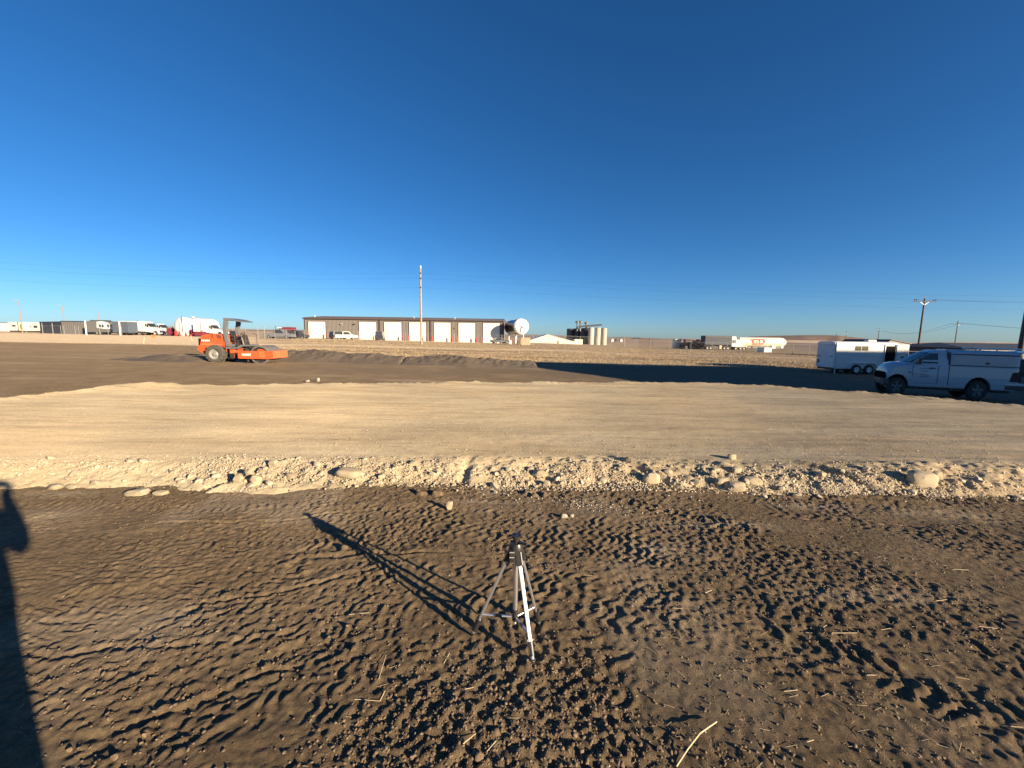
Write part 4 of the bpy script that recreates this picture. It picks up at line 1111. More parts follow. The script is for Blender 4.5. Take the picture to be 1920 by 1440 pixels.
def tank():
    # big polished milk-style tank lying on saddles right of the shop; its white end faces the camera
    D = 94.0
    C = at(977.5, 612.3, D); r = abs(at(992, 612, D).x - C.x)
    t = empty('storage_tank', (C.x, D, zfun(C.x, D) - .1), 0, 'large polished steel tank lying beside the shop with its white round end facing us', 'tank')
    cz = C.z - t.location.z
    th = R(13); dx, dy = -math.sin(th), math.cos(th); Lt = 10.5
    def P(s, h=0): return (dx * s, dy * s, cz + h)
    MB().tube(P(0), P(Lt), r, n=40).build('tank_shell', M['tanksteel'], t, smooth=30)
    MB().tube(P(-.30), P(.02), r * .80, r * 1.01, n=40).build('tank_end', M['whitewarm'] if 0 else M['white'], t, smooth=30)
    for s in (.1, Lt * .5, Lt - .1): MB().tube(P(s), P(s + .12), r * 1.02, n=40).build('tank_band', M['tanksteel'], t, smooth=30)
    for s in (1.6, Lt - 1.5):
        m = MB(); m.tube((dx * s - .9, dy * s, 0), (dx * s - .9, dy * s, cz - r * .6), .13, n=8); m.tube((dx * s + .9, dy * s, 0), (dx * s + .9, dy * s, cz - r * .6), .13, n=8)
        m.bar((dx * s - 1.1, dy * s, cz - r * .93), (dx * s + 1.1, dy * s, cz - r * .93), .2, .3)
        m.build('saddle', M['white'], t)
    pp = MB(); z = cz - .35
    for a, b in [((-.95, z + .35), (.1, z + .35)), ((-.95, z + .35), (-.95, z - .15)), ((.1, z + .35), (.1, z)), ((-.6, z + .1), (-.6, z - .45)), ((-.9, z - .2), (-.4, z - .2)), ((-.1, z + .1), (-.1, z - 1.0)), ((.5, z + .3), (.62, z - .1))]:
        pp.tube((a[0], -.42, a[1]), (b[0], -.42, b[1]), .06, n=6)
    pp.build('pipework', M['dark'], t)
    MB().box(-.2, .7, -1.2, -.5, 0, 1.0).build('pump_box', M['tan'], t, bevel=.04)
    c = MB()
    for x in (-1.8, -1.0, -.4, .9): c.bar((x, -1.1, 0), (x, -1.1, 1.0), .08, .08)
    c.bar((-1.8, -1.1, 1.0), (.9, -1.1, 1.0), .08, .08); c.build('guard_rail', M['red'], t)
tank()
def crate(name, px, py, D, w, d, h, mat, label, cat, rz=0, extra=None):
    X = at(px, py, D).x
    t = empty(name, (X, D, zfun(X, D) - .05), rz, label, cat)
    MB().box(-w / 2, w / 2, -d / 2, d / 2, .12, h).build('casing', M[mat], t, bevel=.03)
    MB().box(-w / 2 - .02, w / 2 + .02, -d / 2 - .02, d / 2 + .02, h, h + .05).build('lid', M[mat], t)
    MB().box(-w / 2 + .05, w / 2 - .05, -d / 2 + .05, d / 2 - .05, 0, .12).build('skid', M['dark'], t)
    return t
crate('equipment_box', 985.5, 640, 76, 1.7, 1.2, 1.5, 'tan', 'yellowish tan box standing in front of the big tank', 'box')
crate('equipment_box', 957, 638, 80, .5, .5, .9, 'white', 'small white post-like box left of the tank supports', 'box')

def gable(name, px0, px1, D, zt_py, ze_py, dep, wallm, roofm, label, base_py, cat='building', ridge='x', peak=None, over=.15):
    A = at(px0, base_py, D); B = at(px1, base_py, D)
    z0 = min(float(zfun(A.x, D)), float(zfun(B.x, D))) - .3
    t = empty(name, (A.x, D, z0), 0, label, cat)
    L = B.x - A.x; mid = (px0 + px1) / 2
    zt = at(mid, zt_py, D).z - z0; ze = at(mid, ze_py, D).z - z0
    if ridge == 'x':
        MB().prismx([(0, 0), (0, ze), (dep / 2, zt - .1), (dep, ze), (dep, 0)], 0, L).build('wall', M[wallm], t)
        MB().prismx([(-over, ze - .02), (dep / 2, zt - .06), (dep + over, ze - .02), (dep + over, ze + .1), (dep / 2, zt + .05), (-over, ze + .1)], -over, L + over).build('roof', M[roofm], t)
    else:
        pk = L / 2 if peak is None else at(peak, base_py, D).x - A.x
        MB().prism([(0, 0), (0, ze), (pk, zt - .08), (L, ze), (L, 0)], 0, dep).build('wall', M[wallm], t)
        MB().prism([(-over, ze - .02), (pk, zt - .04), (L + over, ze - .02), (L + over, ze + .1), (pk, zt + .06), (-over, ze + .1)], -over, dep + over).build('roof', M[roofm], t)
    return t, L, zt, ze
# low cream shed in front of the silos
t, L, zt, ze = gable('storage_shed', 989, 1079, 150, 627.2, 641, 22, 'whitewarm', 'white', 'wide low cream shed with a shallow gable between the tank and the silos', 645, ridge='y', peak=1027)
MB().box(L, L + 3, 2, 8, 0, 1.5 + .6).build('annex', M['whitewarm'], t)
MB().box(L * .62, L * .65, -.05, .0, 0, 1.6).build('side_door', M['midgrey'], t)

def silos():
    D = 165.0
    k = 0
    def silo(px, half, top, bot, DD, mat, label, group):
        C = at(px, 640, DD); r = abs(at(px + half, 640, DD).x - C.x)
        z0 = zfun(C.x, DD) - .5; H = at(px, top, DD).z - z0
        t = empty('grain_silo', (C.x, DD, z0), 0, label, 'silo', group)
        MB().tube((0, 0, 0), (0, 0, H * .97), r, n=28).build('shell', M[mat], t, smooth=30)
        MB().lathe([(r * 1.03, H * .97), (r * 1.03, H * .985), (r * .3, H * 1.0), (.001, H * 1.0)], (0, 0, 0), 'z', 28).build('roof', M[mat], t)
        for q in (.2, .4, .6, .8): MB().lathe([(r * 1.0, H * q), (r * 1.03, H * q + .1), (r * 1.0, H * q + .3)], (0, 0, 0), 'z', 28).build('hoop', M[mat], t)
        return t
    g = 'row of cream silos beside the dark bins'
    silo(1107.5, 5.4, 613.8, 646, D, 'concrete', 'cream silo touching the dark bins, left one of the three', g)
    silo(1120, 5.3, 614.2, 647, D, 'concrete', 'middle cream silo of the three, between two others', g)
    silo(1131.8, 5.3, 614.8, 648, D, 'concrete', 'cream silo at the open right end of the row', g)
    g = 'dark steel bins'
    silo(1069, 6.8, 616, 643, 172, 'silodark', 'dark bin at the far left of the silo group', g)
    silo(1082, 6.8, 615.6, 643, 172, 'silodark', 'middle dark bin standing between two dark bins', g)
    silo(1095, 7.0, 615.2, 646, 169, 'silodark', 'dark bin standing next to the cream silos', g)
    A = at(1085, 612.5, D); B = at(1128, 609.2, D)
    t = empty('conveyor', (A.x, D, A.z), 0, 'inclined overhead conveyor running across the silo tops', 'conveyor')
    dv = B - A
    MB().bar((0, 0, 0), tuple(dv), .9, .7).build('trough', M['darkgrey'], t)
    m = MB()
    for f in (.08, .5, .93):
        p = dv * f; m.tube(tuple(p), (p.x, 0, p.z - 1.9 - f), .12, n=6)
    m.build('support', M['galv'], t)
    for px, py, lab in ((1084, 603.8, 'left mushroom vent above the dark bins'), (1090, 603.6, 'second mushroom vent above the dark bins, beside a like one'), (1101, 605.8, 'single lower mushroom vent over the conveyor')):
        C = at(px, py, D); z = C.z
        t = empty('vent_stack', (C.x, D + 2, at(px, 616, D).z), 0, lab, 'vent'); h = z - t.location.z
        MB().tube((0, 0, -1), (0, 0, h), .35, n=10).build('pipe', M['midgrey'], t)
        MB().lathe([(.9, h - .2), (.75, h + .35), (.001, h + .7)], (0, 0, 0), 'z', 14).build('cap', M['midgrey'], t)
silos()

# buildings at the left edge and on the right
gable('white_building', -60, 15.5, 150, 604, 605.5, 10, 'white', 'roofmet', 'white building cut off by the left edge of the photo', 621)
def office_trailer(px0, px1, D, top, base, mat, label, wins, rz=0, name='office_trailer', dep=3):
    A = at(px0, base, D); B = at(px1, base, D); z0 = zfun(A.x, D) ; L = B.x - A.x; h = at((px0 + px1) / 2, top, D).z - z0
    t = empty(name, (A.x, D, z0), rz, label, 'site trailer')
    MB().box(0, L, 0, dep, h * .16, h).build('body', M[mat], t, bevel=.05)
    MB().box(-.05, L + .05, -.06, dep + .06, h, h + .1).build('roof', M['white'], t)
    MB().box(.1, L - .1, .1, dep - .1, 0, h * .16).build('skirt', M['darkgrey'], t)
    for a, b, za, zb in wins:
        f = MB().box(a * L, b * L, -.05, -.003, za * h, zb * h).build('window', M['midgrey'], t)
        MB().box(a * L + .05, b * L - .05, -.07, -.052, za * h + .05, zb * h - .05).build('pane', M['glass'], f)
    return t
office_trailer(17, 45, 130, 604.5, 621, 'whitewarm', 'cream site trailer with a small window, left of its partner', [(.25, .5, .55, .75), (.8, .93, .3, .8)])
office_trailer(46, 76, 131, 604.8, 621, 'whitewarm', 'cream site trailer with two windows beside the dark box trailer', [(.35, .48, .5, .62), (.6, .85, .45, .7)])

def box_trailer(px0, px1, D, top, base, mat, label, endpx=None, endmat=None, rz=0, dep=2.6, name='box_trailer', zb=1.1):
    A = at(px0, base, D); B = at(px1, base, D); z0 = zfun((A.x + B.x) / 2, D); L = B.x - A.x; h = at((px0 + px1) / 2, top, D).z - z0
    t = empty(name, (A.x, D, z0), rz, label, 'trailer')
    MB().box(0, L, 0, dep, zb, h).build('box_body', M[mat], t, bevel=.04)
    MB().box(-.04, L + .04, -.04, dep + .04, h, h + .12).build('roof', M['midgrey'], t)
    m = MB(); n = max(4, int(L / .6))
    for k in range(n + 1): m.box(L * k / n - .03, L * k / n + .03, -.05, -.002, zb, h)
    m.build('side_ribs', M[mat], t)
    for x in (L * .12, L * .12 + 1.1, L * .85):
        if zb > .8 and (x < L * .5): 
            for s, y in ((-1, .2), (1, dep - .2)): wheel(t, x, y, .5, .5, .3, side=s)
    MB().box(.3, L - .3, .5, dep - .5, zb - .25, zb).build('chassis', M['dark'], t)
    MB().bar((L * .8, .3, 0), (L * .8, .3, zb), .12, .12).build('landing_leg', M['dark'], t)
    return t
# container: its end wall's shade is put into a darker colour; grey side
def bunker(px0, px1, pxm, D, top, base):
    A = at(px0, base, D); B = at(px1, base, D); Mx = at(pxm, base, D).x - A.x; z0 = zfun(A.x, D) - .1; L = B.x - A.x; h = at((px0 + px1) / 2, top, D).z - z0
    t = empty('storage_container', (A.x, D, z0), 0, 'long dark grey metal container with a darker shaded bay at its left end', 'container')
    Ax = at(px0, base, D + 8.5).x - A.x
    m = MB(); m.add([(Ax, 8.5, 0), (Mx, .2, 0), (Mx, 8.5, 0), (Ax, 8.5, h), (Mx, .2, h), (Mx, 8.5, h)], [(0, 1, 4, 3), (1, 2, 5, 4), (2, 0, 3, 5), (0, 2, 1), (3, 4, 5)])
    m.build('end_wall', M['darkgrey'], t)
    MB().box(Mx, L, .2, 6, 0, h).build('side_wall', M['midgrey'], t)
    n = int(L / .5); m = MB()
    for k in range(n):
        if L * k / n > Mx: m.box(L * k / n, L * k / n + .12, .12, .2, 0, h)
    o = m.build('wall_ribs', M['midgrey'], t)
    MB().box(Mx, L + .1, 0, 6.1, h, h + .15).build('roof', M['darkgrey'], t)
bunker(76.5, 161, 116, 104, 602.6, 628)
MB_ = None
def camper(px0, px1, D, top, base):
    A = at(px0, base, D); B = at(px1, base, D); z0 = zfun(A.x, D); L = B.x - A.x; h = at((px0 + px1) / 2, top, D).z - z0
    t = empty('camper_trailer', (A.x, D, z0), 0, 'grey and white camper trailer with a rounded front behind the fence', 'camper')
    k = L
    MB().prism([(0, .6), (0, h * .92), (.15 * k, h), (.62 * k, h), (.82 * k, h * .93), (.95 * k, h * .68), (k, h * .42), (.96 * k, .6)], 0, 2.5).build('body', M['midgrey'], t, bevel=.06)
    MB().prism([(.40 * k, h * .50), (.42 * k, h * .93), (.62 * k, h * .97), (.81 * k, h * .90), (.93 * k, h * .66), (.98 * k, h * .42), (.7 * k, h * .42)], -.04, -.003).build('white_cap', M['white'], t)
    for a in (.50, .60, .80): MB().prism([(a * k, h * .52), (a * k, h * .74), ((a + .07) * k, h * .74), ((a + .07) * k, h * .52)], -.07, -.042).build('window', M['glass'], t)
    MB().box(.05 * k, .7 * k, .8, 1.8, h, h + .18).build('air_conditioner', M['darkgrey'], t)
    for x in (.38, .50):
        for s, y in ((-1, .15), (1, 2.35)): wheel(t, x * k, y, .38, .38, .25, side=s)
    MB().box(.1, k * .95, .3, 2.2, .4, .6).build('chassis', M['dark'], t)
camper(163, 213, 100, 601.5, 628.5)
box_trailer(213, 241, 98, 604, 629.5, 'navy', 'blue-grey box trailer just left of the white semi trucks', zb=.6)

def semi(px0, px1, D, top, base, label, sleeper=True, bodymat='white', boxlen=0, rz=0, group=None, accent=None, name='semi_truck'):
    """conventional tractor, local +x forward"""
    A = at(px0, base, D); B = at(px1, base, D); z0 = zfun((A.x + B.x) / 2, D); L = B.x - A.x; h = at((px0 + px1) / 2, top, D).z - z0
    t = empty(name, (A.x, D, z0), rz, label, 'semi truck', group)
    W = M[bodymat]; c0 = L - 5.2 if L > 6.5 else L * .25   # rear of sleeper
    k = (L - c0) / 5.2
    X = lambda v: c0 + v * k
    if sleeper: MB().prism([(X(0), .95), (X(0), h * .96), (X(.3), h), (X(1.4), h), (X(2.0), h * .93), (X(2.1), .95)], .05, 2.4).build('sleeper', W, t, bevel=.08)
    cab = MB().prism([(X(1.9), .85), (X(1.9), h * .93), (X(2.3), h * .84), (X(3.0), h * .58), (X(3.0), .8)], .05, 2.4).build('cab', W, t, bevel=.06)
    MB().prism([(X(3.0), .75), (X(3.0), h * .58), (X(3.9), h * .54), (X(4.8), h * .44), (X(5.1), h * .34), (X(5.15), .6), (X(4.9), .55), (X(4.75), 1.0), (X(4.3), 1.22), (X(3.85), 1.0), (X(3.7), .7)], .15, 2.3).build('bonnet', W, t, bevel=.07)
    MB().prism([(X(2.36), h * .60), (X(2.32), h * .80), (X(2.50), h * .79), (X(2.95), h * .60)], .03, .045).build('side_window', M['glass'], cab)
    MB().prism([(X(1.95), h * .62), (X(1.95), h * .82), (X(2.2), h * .82), (X(2.25), h * .62)], .03, .045).build('quarter_window', M['glass'], cab)
    MB().prism([(X(2.35), h * .845), (X(2.38), h * .85), (X(3.06), h * .60), (X(3.0), h * .60)], .2, 2.25).build('windscreen', M['glass'], cab)
    MB().box(X(2.75), X(2.85), -.25, .0, h * .58, h * .78).build('mirror', M['dark'], cab)
    MB().box(X(5.02), X(5.2), .5, 1.95, .75, h * .36).build('grille', M['darkgrey'], t)
    MB().box(X(4.95), X(5.3), .1, 2.35, .35, .75).build('bumper', M['galv'], t, bevel=.05)
    for s in (.3, 2.15): MB().lathe([(.001, 0), (.14, 0), (.14, .1), (.001, .1)], (X(5.05), s, 1.05), 'x', 12).build('headlight', M['whitetext'], t)
    MB().tube((X(-.1), .3, .9), (X(-.1), .3, h * 1.04), .09, n=8).build('exhaust_stack', M['chrome'], t)
    MB().tube((X(.9), .25, .65), (X(2.3), .25, .65), .32, n=14).build('fuel_tank', M['chrome'], t)
    MB().box(0.2, X(4.6), .7, 1.8, .6, .95).build('frame', M['dark'], t)
    for x in [X(4.3)] + ([.7, 1.9] if L > 6.5 else [X(-.6)]):
        for s, y in ((-1, .25), (1, 2.2)): wheel(t, x, y, .5, .5, .35, side=s, rim='galv')
    if boxlen:
        b = MB().box(-.1, c0 - .4, 0, 2.45, 1.1, h * .97).build('box_body', W, t, bevel=.04)
        MB().box(c0 * .45, c0 * .5, -.05, 0, 1.1, h * .9).build('box_post', M['galv'], b)
    return t
semi(226, 297, 103, 601.8, 629.8, 'white semi truck with long sleeper and box, nearer of two side by side', boxlen=1)
semi(262, 318.5, 109, 605.0, 629.8, 'second white semi truck peeking out ahead of the nearer one, dark windscreen', sleeper=False)

def tank_truck():
    D = 97.0
    C = at(343.5, 612.8, D); r = abs(at(361.5, 612, D).x - C.x)
    t = empty('tanker_trailer', (C.x, D, zfun(C.x, D)), 0, 'white round-ended tank trailer left of the roller with red frame parts below', 'tank trailer')
    cz = C.z - t.location.z
    MB().lathe([(.001, -.45), (r * .55, -.36), (r * .88, -.14), (r, .1), (r, 9.0), (r * .8, 9.4), (.001, 9.5)], (0, 0, cz), 'y', 36).build('tank_shell', M['white'], t, smooth=30)
    MB().tube((.2, -.5, 1.0), (.2, -.5, cz + r * 1.12), .05, n=6).build('vent_pipe', M['dark'], t)
    MB().tube((-.5, -.44, .8), (-.5, -.44, cz + r * .6), .04, n=6).build('level_gauge', M['midgrey'], t)
    m = MB()
    for x in (-r * .8, -r * .35, r * .3, r * .8): m.box(x - .14, x + .14, -.3, .0, 0, cz - r * .45)
    m.box(-r * .9, r * .95, -.25, 0, .9, 1.15); m.build('frame', M['red'], t)
    MB().lathe([(.001, .25), (.3, .25), (.35, .0), (.001, 0)], (1.6, 1.2, cz + r * .98), 'z', 14).build('manhole', M['white'], t)
    MB().box(r * .7, r * 1.0, -.3, .6, .5, 1.6).build('valve_cabinet', M['maroon'], t)
    for x in (-r * .55, r * .5):
        for y in (.6, 1.9): wheel(t, x, y, .5, .5, .4, side=-1)
tank_truck()
semi(364, 418, 96, 605.5, 631.5, 'white truck with a white body parked behind the rear of the orange roller', sleeper=True, boxlen=1)
def hopper(px, D, w, h, mat, label, name='fuel_skid', z=0):
    X = at(px, 630, D).x; t = empty(name, (X, D, zfun(X, D)), 0, label, 'machine')
    MB().box(-w / 2, w / 2, -.5, .5, .25, h).build('housing', M[mat], t, bevel=.06)
    MB().box(-w / 2 - .1, w / 2 + .1, -.6, .6, 0, .25).build('skid', M['dark'], t)
    MB().tube((w * .2, 0, h), (w * .2, 0, h + .4), .08, n=8).build('exhaust', M['dark'], t)
hopper(322, 99, 1.6, 1.9, 'maroon', 'dark maroon machine between the white semis and the round tank')
hopper(376, 92, 2.0, 1.15, 'maroon', 'maroon machinery low beside the white truck behind the roller')

plain_car('parked_pickup', 525, 88, 0, 6.3, 'carsilver', 'silver-grey pickup facing right beyond the fence, left of the shop', 'pickup truck', 0, 'pickup', 2.0)
plain_car('parked_car', 560, 90, 0, 4.4, 'cardark', 'dark car beside the left corner of the shop', 'car', 0, 'suv', 1.7)
semi(512, 529, 112, 612.0, 630, 'small white truck cab showing above the silver-grey pickup', sleeper=False)
box_trailer(530.5, 547, 114, 613.8, 630, 'maroon', 'short dark red box trailer beside the left end of the shop', zb=.6)
plain_car('parked_pickup', 648, 93, 0, 5.2, 'white', 'white pickup parked before the shop side doors', 'pickup truck', R(35), 'pickup', 1.8)
plain_car('parked_car', 634, 92.5, 0, 3.6, 'cardark', 'small black car at the left of the white pickup by the shop', 'car', R(60), 'suv', 1.7)
plain_car('parked_car', 713, 91, 0, 3.9, 'cardark', 'tall dark jeep-like car between the second and third shop doors', 'car', R(100), 'suv', 2.0)
plain_car('parked_car', 938, 92, 0, 4.5, 'cardark', 'dark sedan parked at the right corner of the shop', 'car', R(20), 'sedan', 1.35)

# right-hand yard
crate('equipment_box', 1268.5, 648, 118, 1.7, 2.0, 2.7, 'whitewarm', 'pale upright box on the left of the dark red machine', 'box')
def machine(px, D, s, label, mat):
    X = at(px, 645, D).x; t = empty('loader_machine', (X, D, zfun(X, D)), 0, label, 'machine')
    MB().box(-1.6 * s, 1.2 * s, -.8, .8, .8 * s, 1.7 * s).build('body', M[mat], t, bevel=.08)
    MB().box(-.6 * s, .6 * s, -.7, .7, 1.7 * s, 2.6 * s).build('cab', M['dark'], t, bevel=.05)
    MB().box(-1.5 * s, 2.2 * s, -.72, .72, 2.6 * s, 2.72 * s).build('roof', M[mat], t)
    m = MB(); m.bar((-1.2 * s, -.7, 1.6 * s), (2.2 * s, -.7, 1.9 * s), .15, .2); m.bar((2.2 * s, -.7, 1.9 * s), (2.6 * s, -.7, .7 * s), .15, .2); m.build('arm', M[mat], t)
    for x in (-1.1 * s, 1.2 * s):
        for q, y in ((-1, -.9), (1, .9)): wheel(t, x, y, .5 * s, .5 * s, .35, side=q)
machine(1287, 116, 1.05, 'dark red farm machine right of the pale box', 'maroon')
machine(1303, 112, .9, 'smaller dark machine between the red machine and the white cab', 'dark')
semi(1299, 1322, 116, 634.5, 656, 'white and red truck cab left of the long blue-grey trailer', sleeper=False, bodymat='red', name='farm_truck')
def long_trailer():
    D = 108.0
    A = at(1321, 657, D); B = at(1371, 657, D); z0 = zfun((A.x + B.x) / 2, D); L = B.x - A.x; h = at(1346, 629.5, D).z - z0; dep = 9
    t = empty('livestock_trailer', (A.x, D, z0), 0, 'long slate blue slatted trailer with dark top and white right end', 'trailer')
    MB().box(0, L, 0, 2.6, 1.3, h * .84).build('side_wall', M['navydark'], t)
    MB().box(-.02, L + .02, -.03, 2.63, h * .84, h).build('roof', M['darkgrey'], t, bevel=.05)
    for k in range(4):
        MB().box(.1, L - .1, -.08, -.002, 1.4 + k * .55, 1.5 + k * .55).build('side_rail', M['darkgrey'], t)
    for a in (.22, .42, .85): MB().box(a * L, a * L + .9, -.06, -.003, h * .66, h * .74).build('vent_opening', M['dark'], t)
    MB().prismx([(.0, .9), (.0, h * .8), (.5, h * .97), (9, h * .92), (9, .9)], L + .02, L + 1.3).build('end_wall', M['white'], t, bevel=.05)
    MB().box(L + .3, L + 1.1, -.12, -.003, h * .5, h * .72).build('end_opening', M['midgrey'], t)
    MB().box(.2, L, .6, 2, .95, 1.28).build('chassis', M['dark'], t)
    for x in (L * .12, L * .24, L * .76, L * .9):
        for s, y in ((-1, .2), (1, 2.4)): wheel(t, x, y, .5, .5, .35, side=s)
    MB().box(L * .55, L * .64, .0, .6, .2, 1.2).build('tool_box', M['tan'], t)
long_trailer()
def tanker():
    D = 112.0
    A = at(1381, 657, D); B = at(1470, 657, D); z0 = zfun((A.x + B.x) / 2, D); L = B.x - A.x
    zt = at(1425, 632.8, D).z - z0; zb = at(1425, 650.5, D).z - z0; r = (zt - zb) / 2; cz = (zt + zb) / 2
    t = empty('tanker_trailer', (A.x, D, z0), 0, 'long cream road tanker trailer with red lettering on its side', 'tank trailer')
    MB().lathe([(.001, 0), (r * .7, .08), (r * .95, .3), (r, .7), (r, L - 1.4), (r * .92, L - .7), (r * .6, L - .1), (.001, L)], (0, 0, cz), 'x', 32).build('tank_shell', M['whitewarm'], t, smooth=30)
    text('lettering', 'GD', 1.75, M['redtext'], t, (L * .385, -r - .02, cz + .12), (R(90), 0, 0), bold=.03, sx=1.5)
    for k in range(4): MB().bar((L * .20 + k * .5, -r - .02, cz + .75 - k * .28), (L * .30, -r - .02, cz + .75 - k * .28), .02, .13).build('logo_stripe', M['redtext'], t)
    fr = MB()
    for a, b in (((L * .285, cz + .85), (L * .49, cz + .85)), ((L * .285, cz - .62), (L * .49, cz - .62)), ((L * .285, cz - .62), (L * .285, cz + .85)), ((L * .49, cz - .62), (L * .49, cz + .85))):
        fr.bar((a[0], -r - .03, a[1]), (b[0], -r - .03, b[1]), .03, .10)
    fr.build('logo_frame', M['redtext'], t)
    MB().box(.2, L - 1.2, -.5, .5, cz - r - .35, cz - r + .1).build('chassis', M['midgrey'], t)
    MB().box(-.9, .9, -r - .1, -.3, zb - .1, zb + 3.0 * 0 + 1.9).build('pump_cabinet', M['whitewarm'], t, bevel=.03)
    for x in (-.7, .6, 1.6):
        for s, y in ((-1, -.9), (1, .9)): wheel(t, x, y, .52, .52, .35, side=s)
    MB().box(-1.2, 2.2, -1.0, .9, .95, 1.12).build('deck', M['whitewarm'], t)
    MB().box(L * .70, L * .77, -.9, .9, .6, 1.5).build('valve_box', M['white'], t); MB().box(L * .9, L * .95, -.6, .6, .7, 1.5).build('rear_bumper', M['white'], t)
    MB().bar((L * .3, -.6, 0), (L * .3, -.6, 1.3), .12, .12).build('landing_leg', M['dark'], t)
tanker()
crate('equipment_box', 1433, 659, 92, 1.7, 2.6, 1.15, 'white', 'white box with dark side on the field before the tanker', 'box')
# sheds right
t, L, zt, ze = gable('open_shed', 1660, 1704, 66, 637.2, 644.5, 9, 'midgrey', 'trim', 'grey shed with dark sloping roof showing past the white trailer', 661, ridge='y', peak=1668)
def dark_barn():
    D = 62.0
    A = at(1811, 655, D); z0 = zfun(A.x, D) - .2
    t = empty('dark_barn', (A.x, D, z0), 0, 'low dark roofed barn beyond the white pickup at the right edge', 'barn')
    L = 34; ze = at(1811, 652, D).z - z0; zt = at(1860, 643.6, D).z - z0
    MB().box(.4, L, .4, 15, 0, ze).build('wall', M['darkgrey'], t)
    m = MB(); m.add([(0, 0, ze), (L, 0, ze), (L, 16, ze), (0, 16, ze), (4.0, 8, zt), (L - 4, 8, zt), (0, 0, ze - .15), (L, 0, ze - .15), (L, 16, ze - .15), (0, 16, ze - .15)],
                    [(0, 1, 5, 4), (1, 2, 5), (2, 3, 4, 5), (3, 0, 4), (0, 6, 7, 1), (1, 7, 8, 2), (2, 8, 9, 3), (3, 9, 6, 0), (6, 9, 8, 7)])
    m.build('roof', M['darkgrey'], t)  # charcoal here puts the roof's shade into its colour
    MB().box(2, 5, .30, .40, 0, ze * .85).build('barn_door', M['midgrey'], t)
dark_barn()
# tiny farmsteads on the plain
for i, (px, py, w) in enumerate([(1148.5, 640.5, 4), (1156, 640.8, 2), (1165, 641, 4), (1075.5, 643, 3)]):
    D = 520
    A = at(px, py, D); z0 = zfun(A.x, D)
    lab = ['tiny white farmhouse far out on the plain, left of its neighbour', 'tiny brown outbuilding between two white farmhouses on the plain', 'tiny white farmhouse far out on the plain, right of the outbuilding', 'tiny far white hut just past the cream shed'][i]
    t = empty('farmhouse', (A.x, D, z0), 0, lab, 'house'); wd = w / 750 * D
    MB().box(-wd / 2, wd / 2, 0, 6, 0, 2.4).build('wall', M['white'] if i != 1 else M['trim'], t)
    MB().prism([(-wd / 2 - .3, 2.4), (0, 4.0), (wd / 2 + .3, 2.4)], -.3, 6.3).build('roof', M['white'] if i != 1 else M['trim'], t)

# the tall metal building outside the view on the right: it throws the long shade over the trailer and the pickup
zg = -.5
t = empty('warehouse', (32.2, -6, zg), 0, 'tall metal building out of view on the right that shades the pickup and trailer', 'building')
MB().prismx([(0, 0), (0, 6.7), (12.8, 10.05), (12.8, 0)], 0, 40).build('wall', M['siding'], t)
MB().prismx([(-.02, 6.7), (-.02, 6.82), (12.82, 10.17), (12.82, 10.05)], -.02, 40.2).build('roof', M['roofmet'], t)
MB().box(-.06, -.003, 3, 6.5, 0, 4).build('overhead_door', M['door'], t)

# ---------------------------------------------------------------- poles and wires
def pole(px, top_py, base_py, D, r0, label, mat='wood', arm=None, arm_w=0, arm_dz=.6, rot=0, ins=True, name='utility_pole', group=None, lean=(0, 0)):
    T = at(px, top_py, D); Z0 = zfun(T.x, D) - .3
    t = empty(name, (T.x, D, Z0), rot, label, 'utility pole', group); h = T.z - Z0
    m = MB(); m.tube((0, 0, 0), (0, 0, h * .5), r0, r0 * .85, 12); m.tube((0, 0, h * .5), (0, 0, h), r0 * .85, r0 * .65, 12)
    m.build('shaft', M[mat], t, smooth=30)
    if arm:
        m = MB().bar((-arm_w / 2, -.12, h - arm_dz), (arm_w / 2, -.12, h - arm_dz), .1, .14).build('crossarm', M[mat], t)
        br = MB().bar((-arm_w * .22, -.08, h - arm_dz), (0, -.08, h - arm_dz - .6), .03, .05); br.bar((arm_w * .22, -.08, h - arm_dz), (0, -.08, h - arm_dz - .6), .03, .05)
        br.build('brace', M['galv'], t)
        if ins:
            for x in (-arm_w / 2 + .08, -arm_w / 2 + .42, arm_w / 2 - .42, arm_w / 2 - .08):
                MB().lathe([(.03, 0), (.03, .12), (.08, .14), (.08, .26), (.04, .34), (.001, .34)], (x, -.12, h - arm_dz + .06), 'z', 8).build('insulator', M['darkgrey'], m)
            for s in (-1, 1): MB().bar((0, -.02, h - .1), (s * .16, -.02, h + .34), .04, .05).build('top_pin', M['darkgrey'], t)
    return t, h
p1, h1 = pole(788.3, 502.5, 643, 64, .17, 'tall bare grey wooden pole without crossarm standing before the long shop', 'greywood')
MB().tube((0, 0, h1 - .02), (0, 0, h1 + .35), .15, .12, 10).build('pole_cap', M['galv'], p1)
for z in (.9, 1.7, 3.1): MB().box(-.12, .12, -.24, -.14, h1 - z, h1 - z + .2).build('insulator_clamp', M['dark'], p1)
pole(1734, 559.5, 662, 72, .17, 'big dark wooden utility pole with one wide crossarm above the white pickup cab', 'darkwood', arm=True, arm_w=3.9, arm_dz=.55)
pole(1796.5, 601.5, 652, 150, .17, 'farther leaning utility pole with crossarm, right of the big one', 'darkwood', arm=True, arm_w=4.3, arm_dz=1.2, ins=False)
pole(1649, 615, 640, 240, .2, 'small distant utility pole with two crossarms above the trailer roof', 'darkwood', arm=True, arm_w=3.6, arm_dz=.5, ins=False)
pole(1587.5, 621, 640, 330, .2, 'tiny far utility pole with crossarm over the dark mesa', 'darkwood', arm=True, arm_w=4, arm_dz=1.5, ins=False)
pole(1568.5, 625, 640, 380, .2, 'tiny far bare pole above the left part of the trailer', 'darkwood')
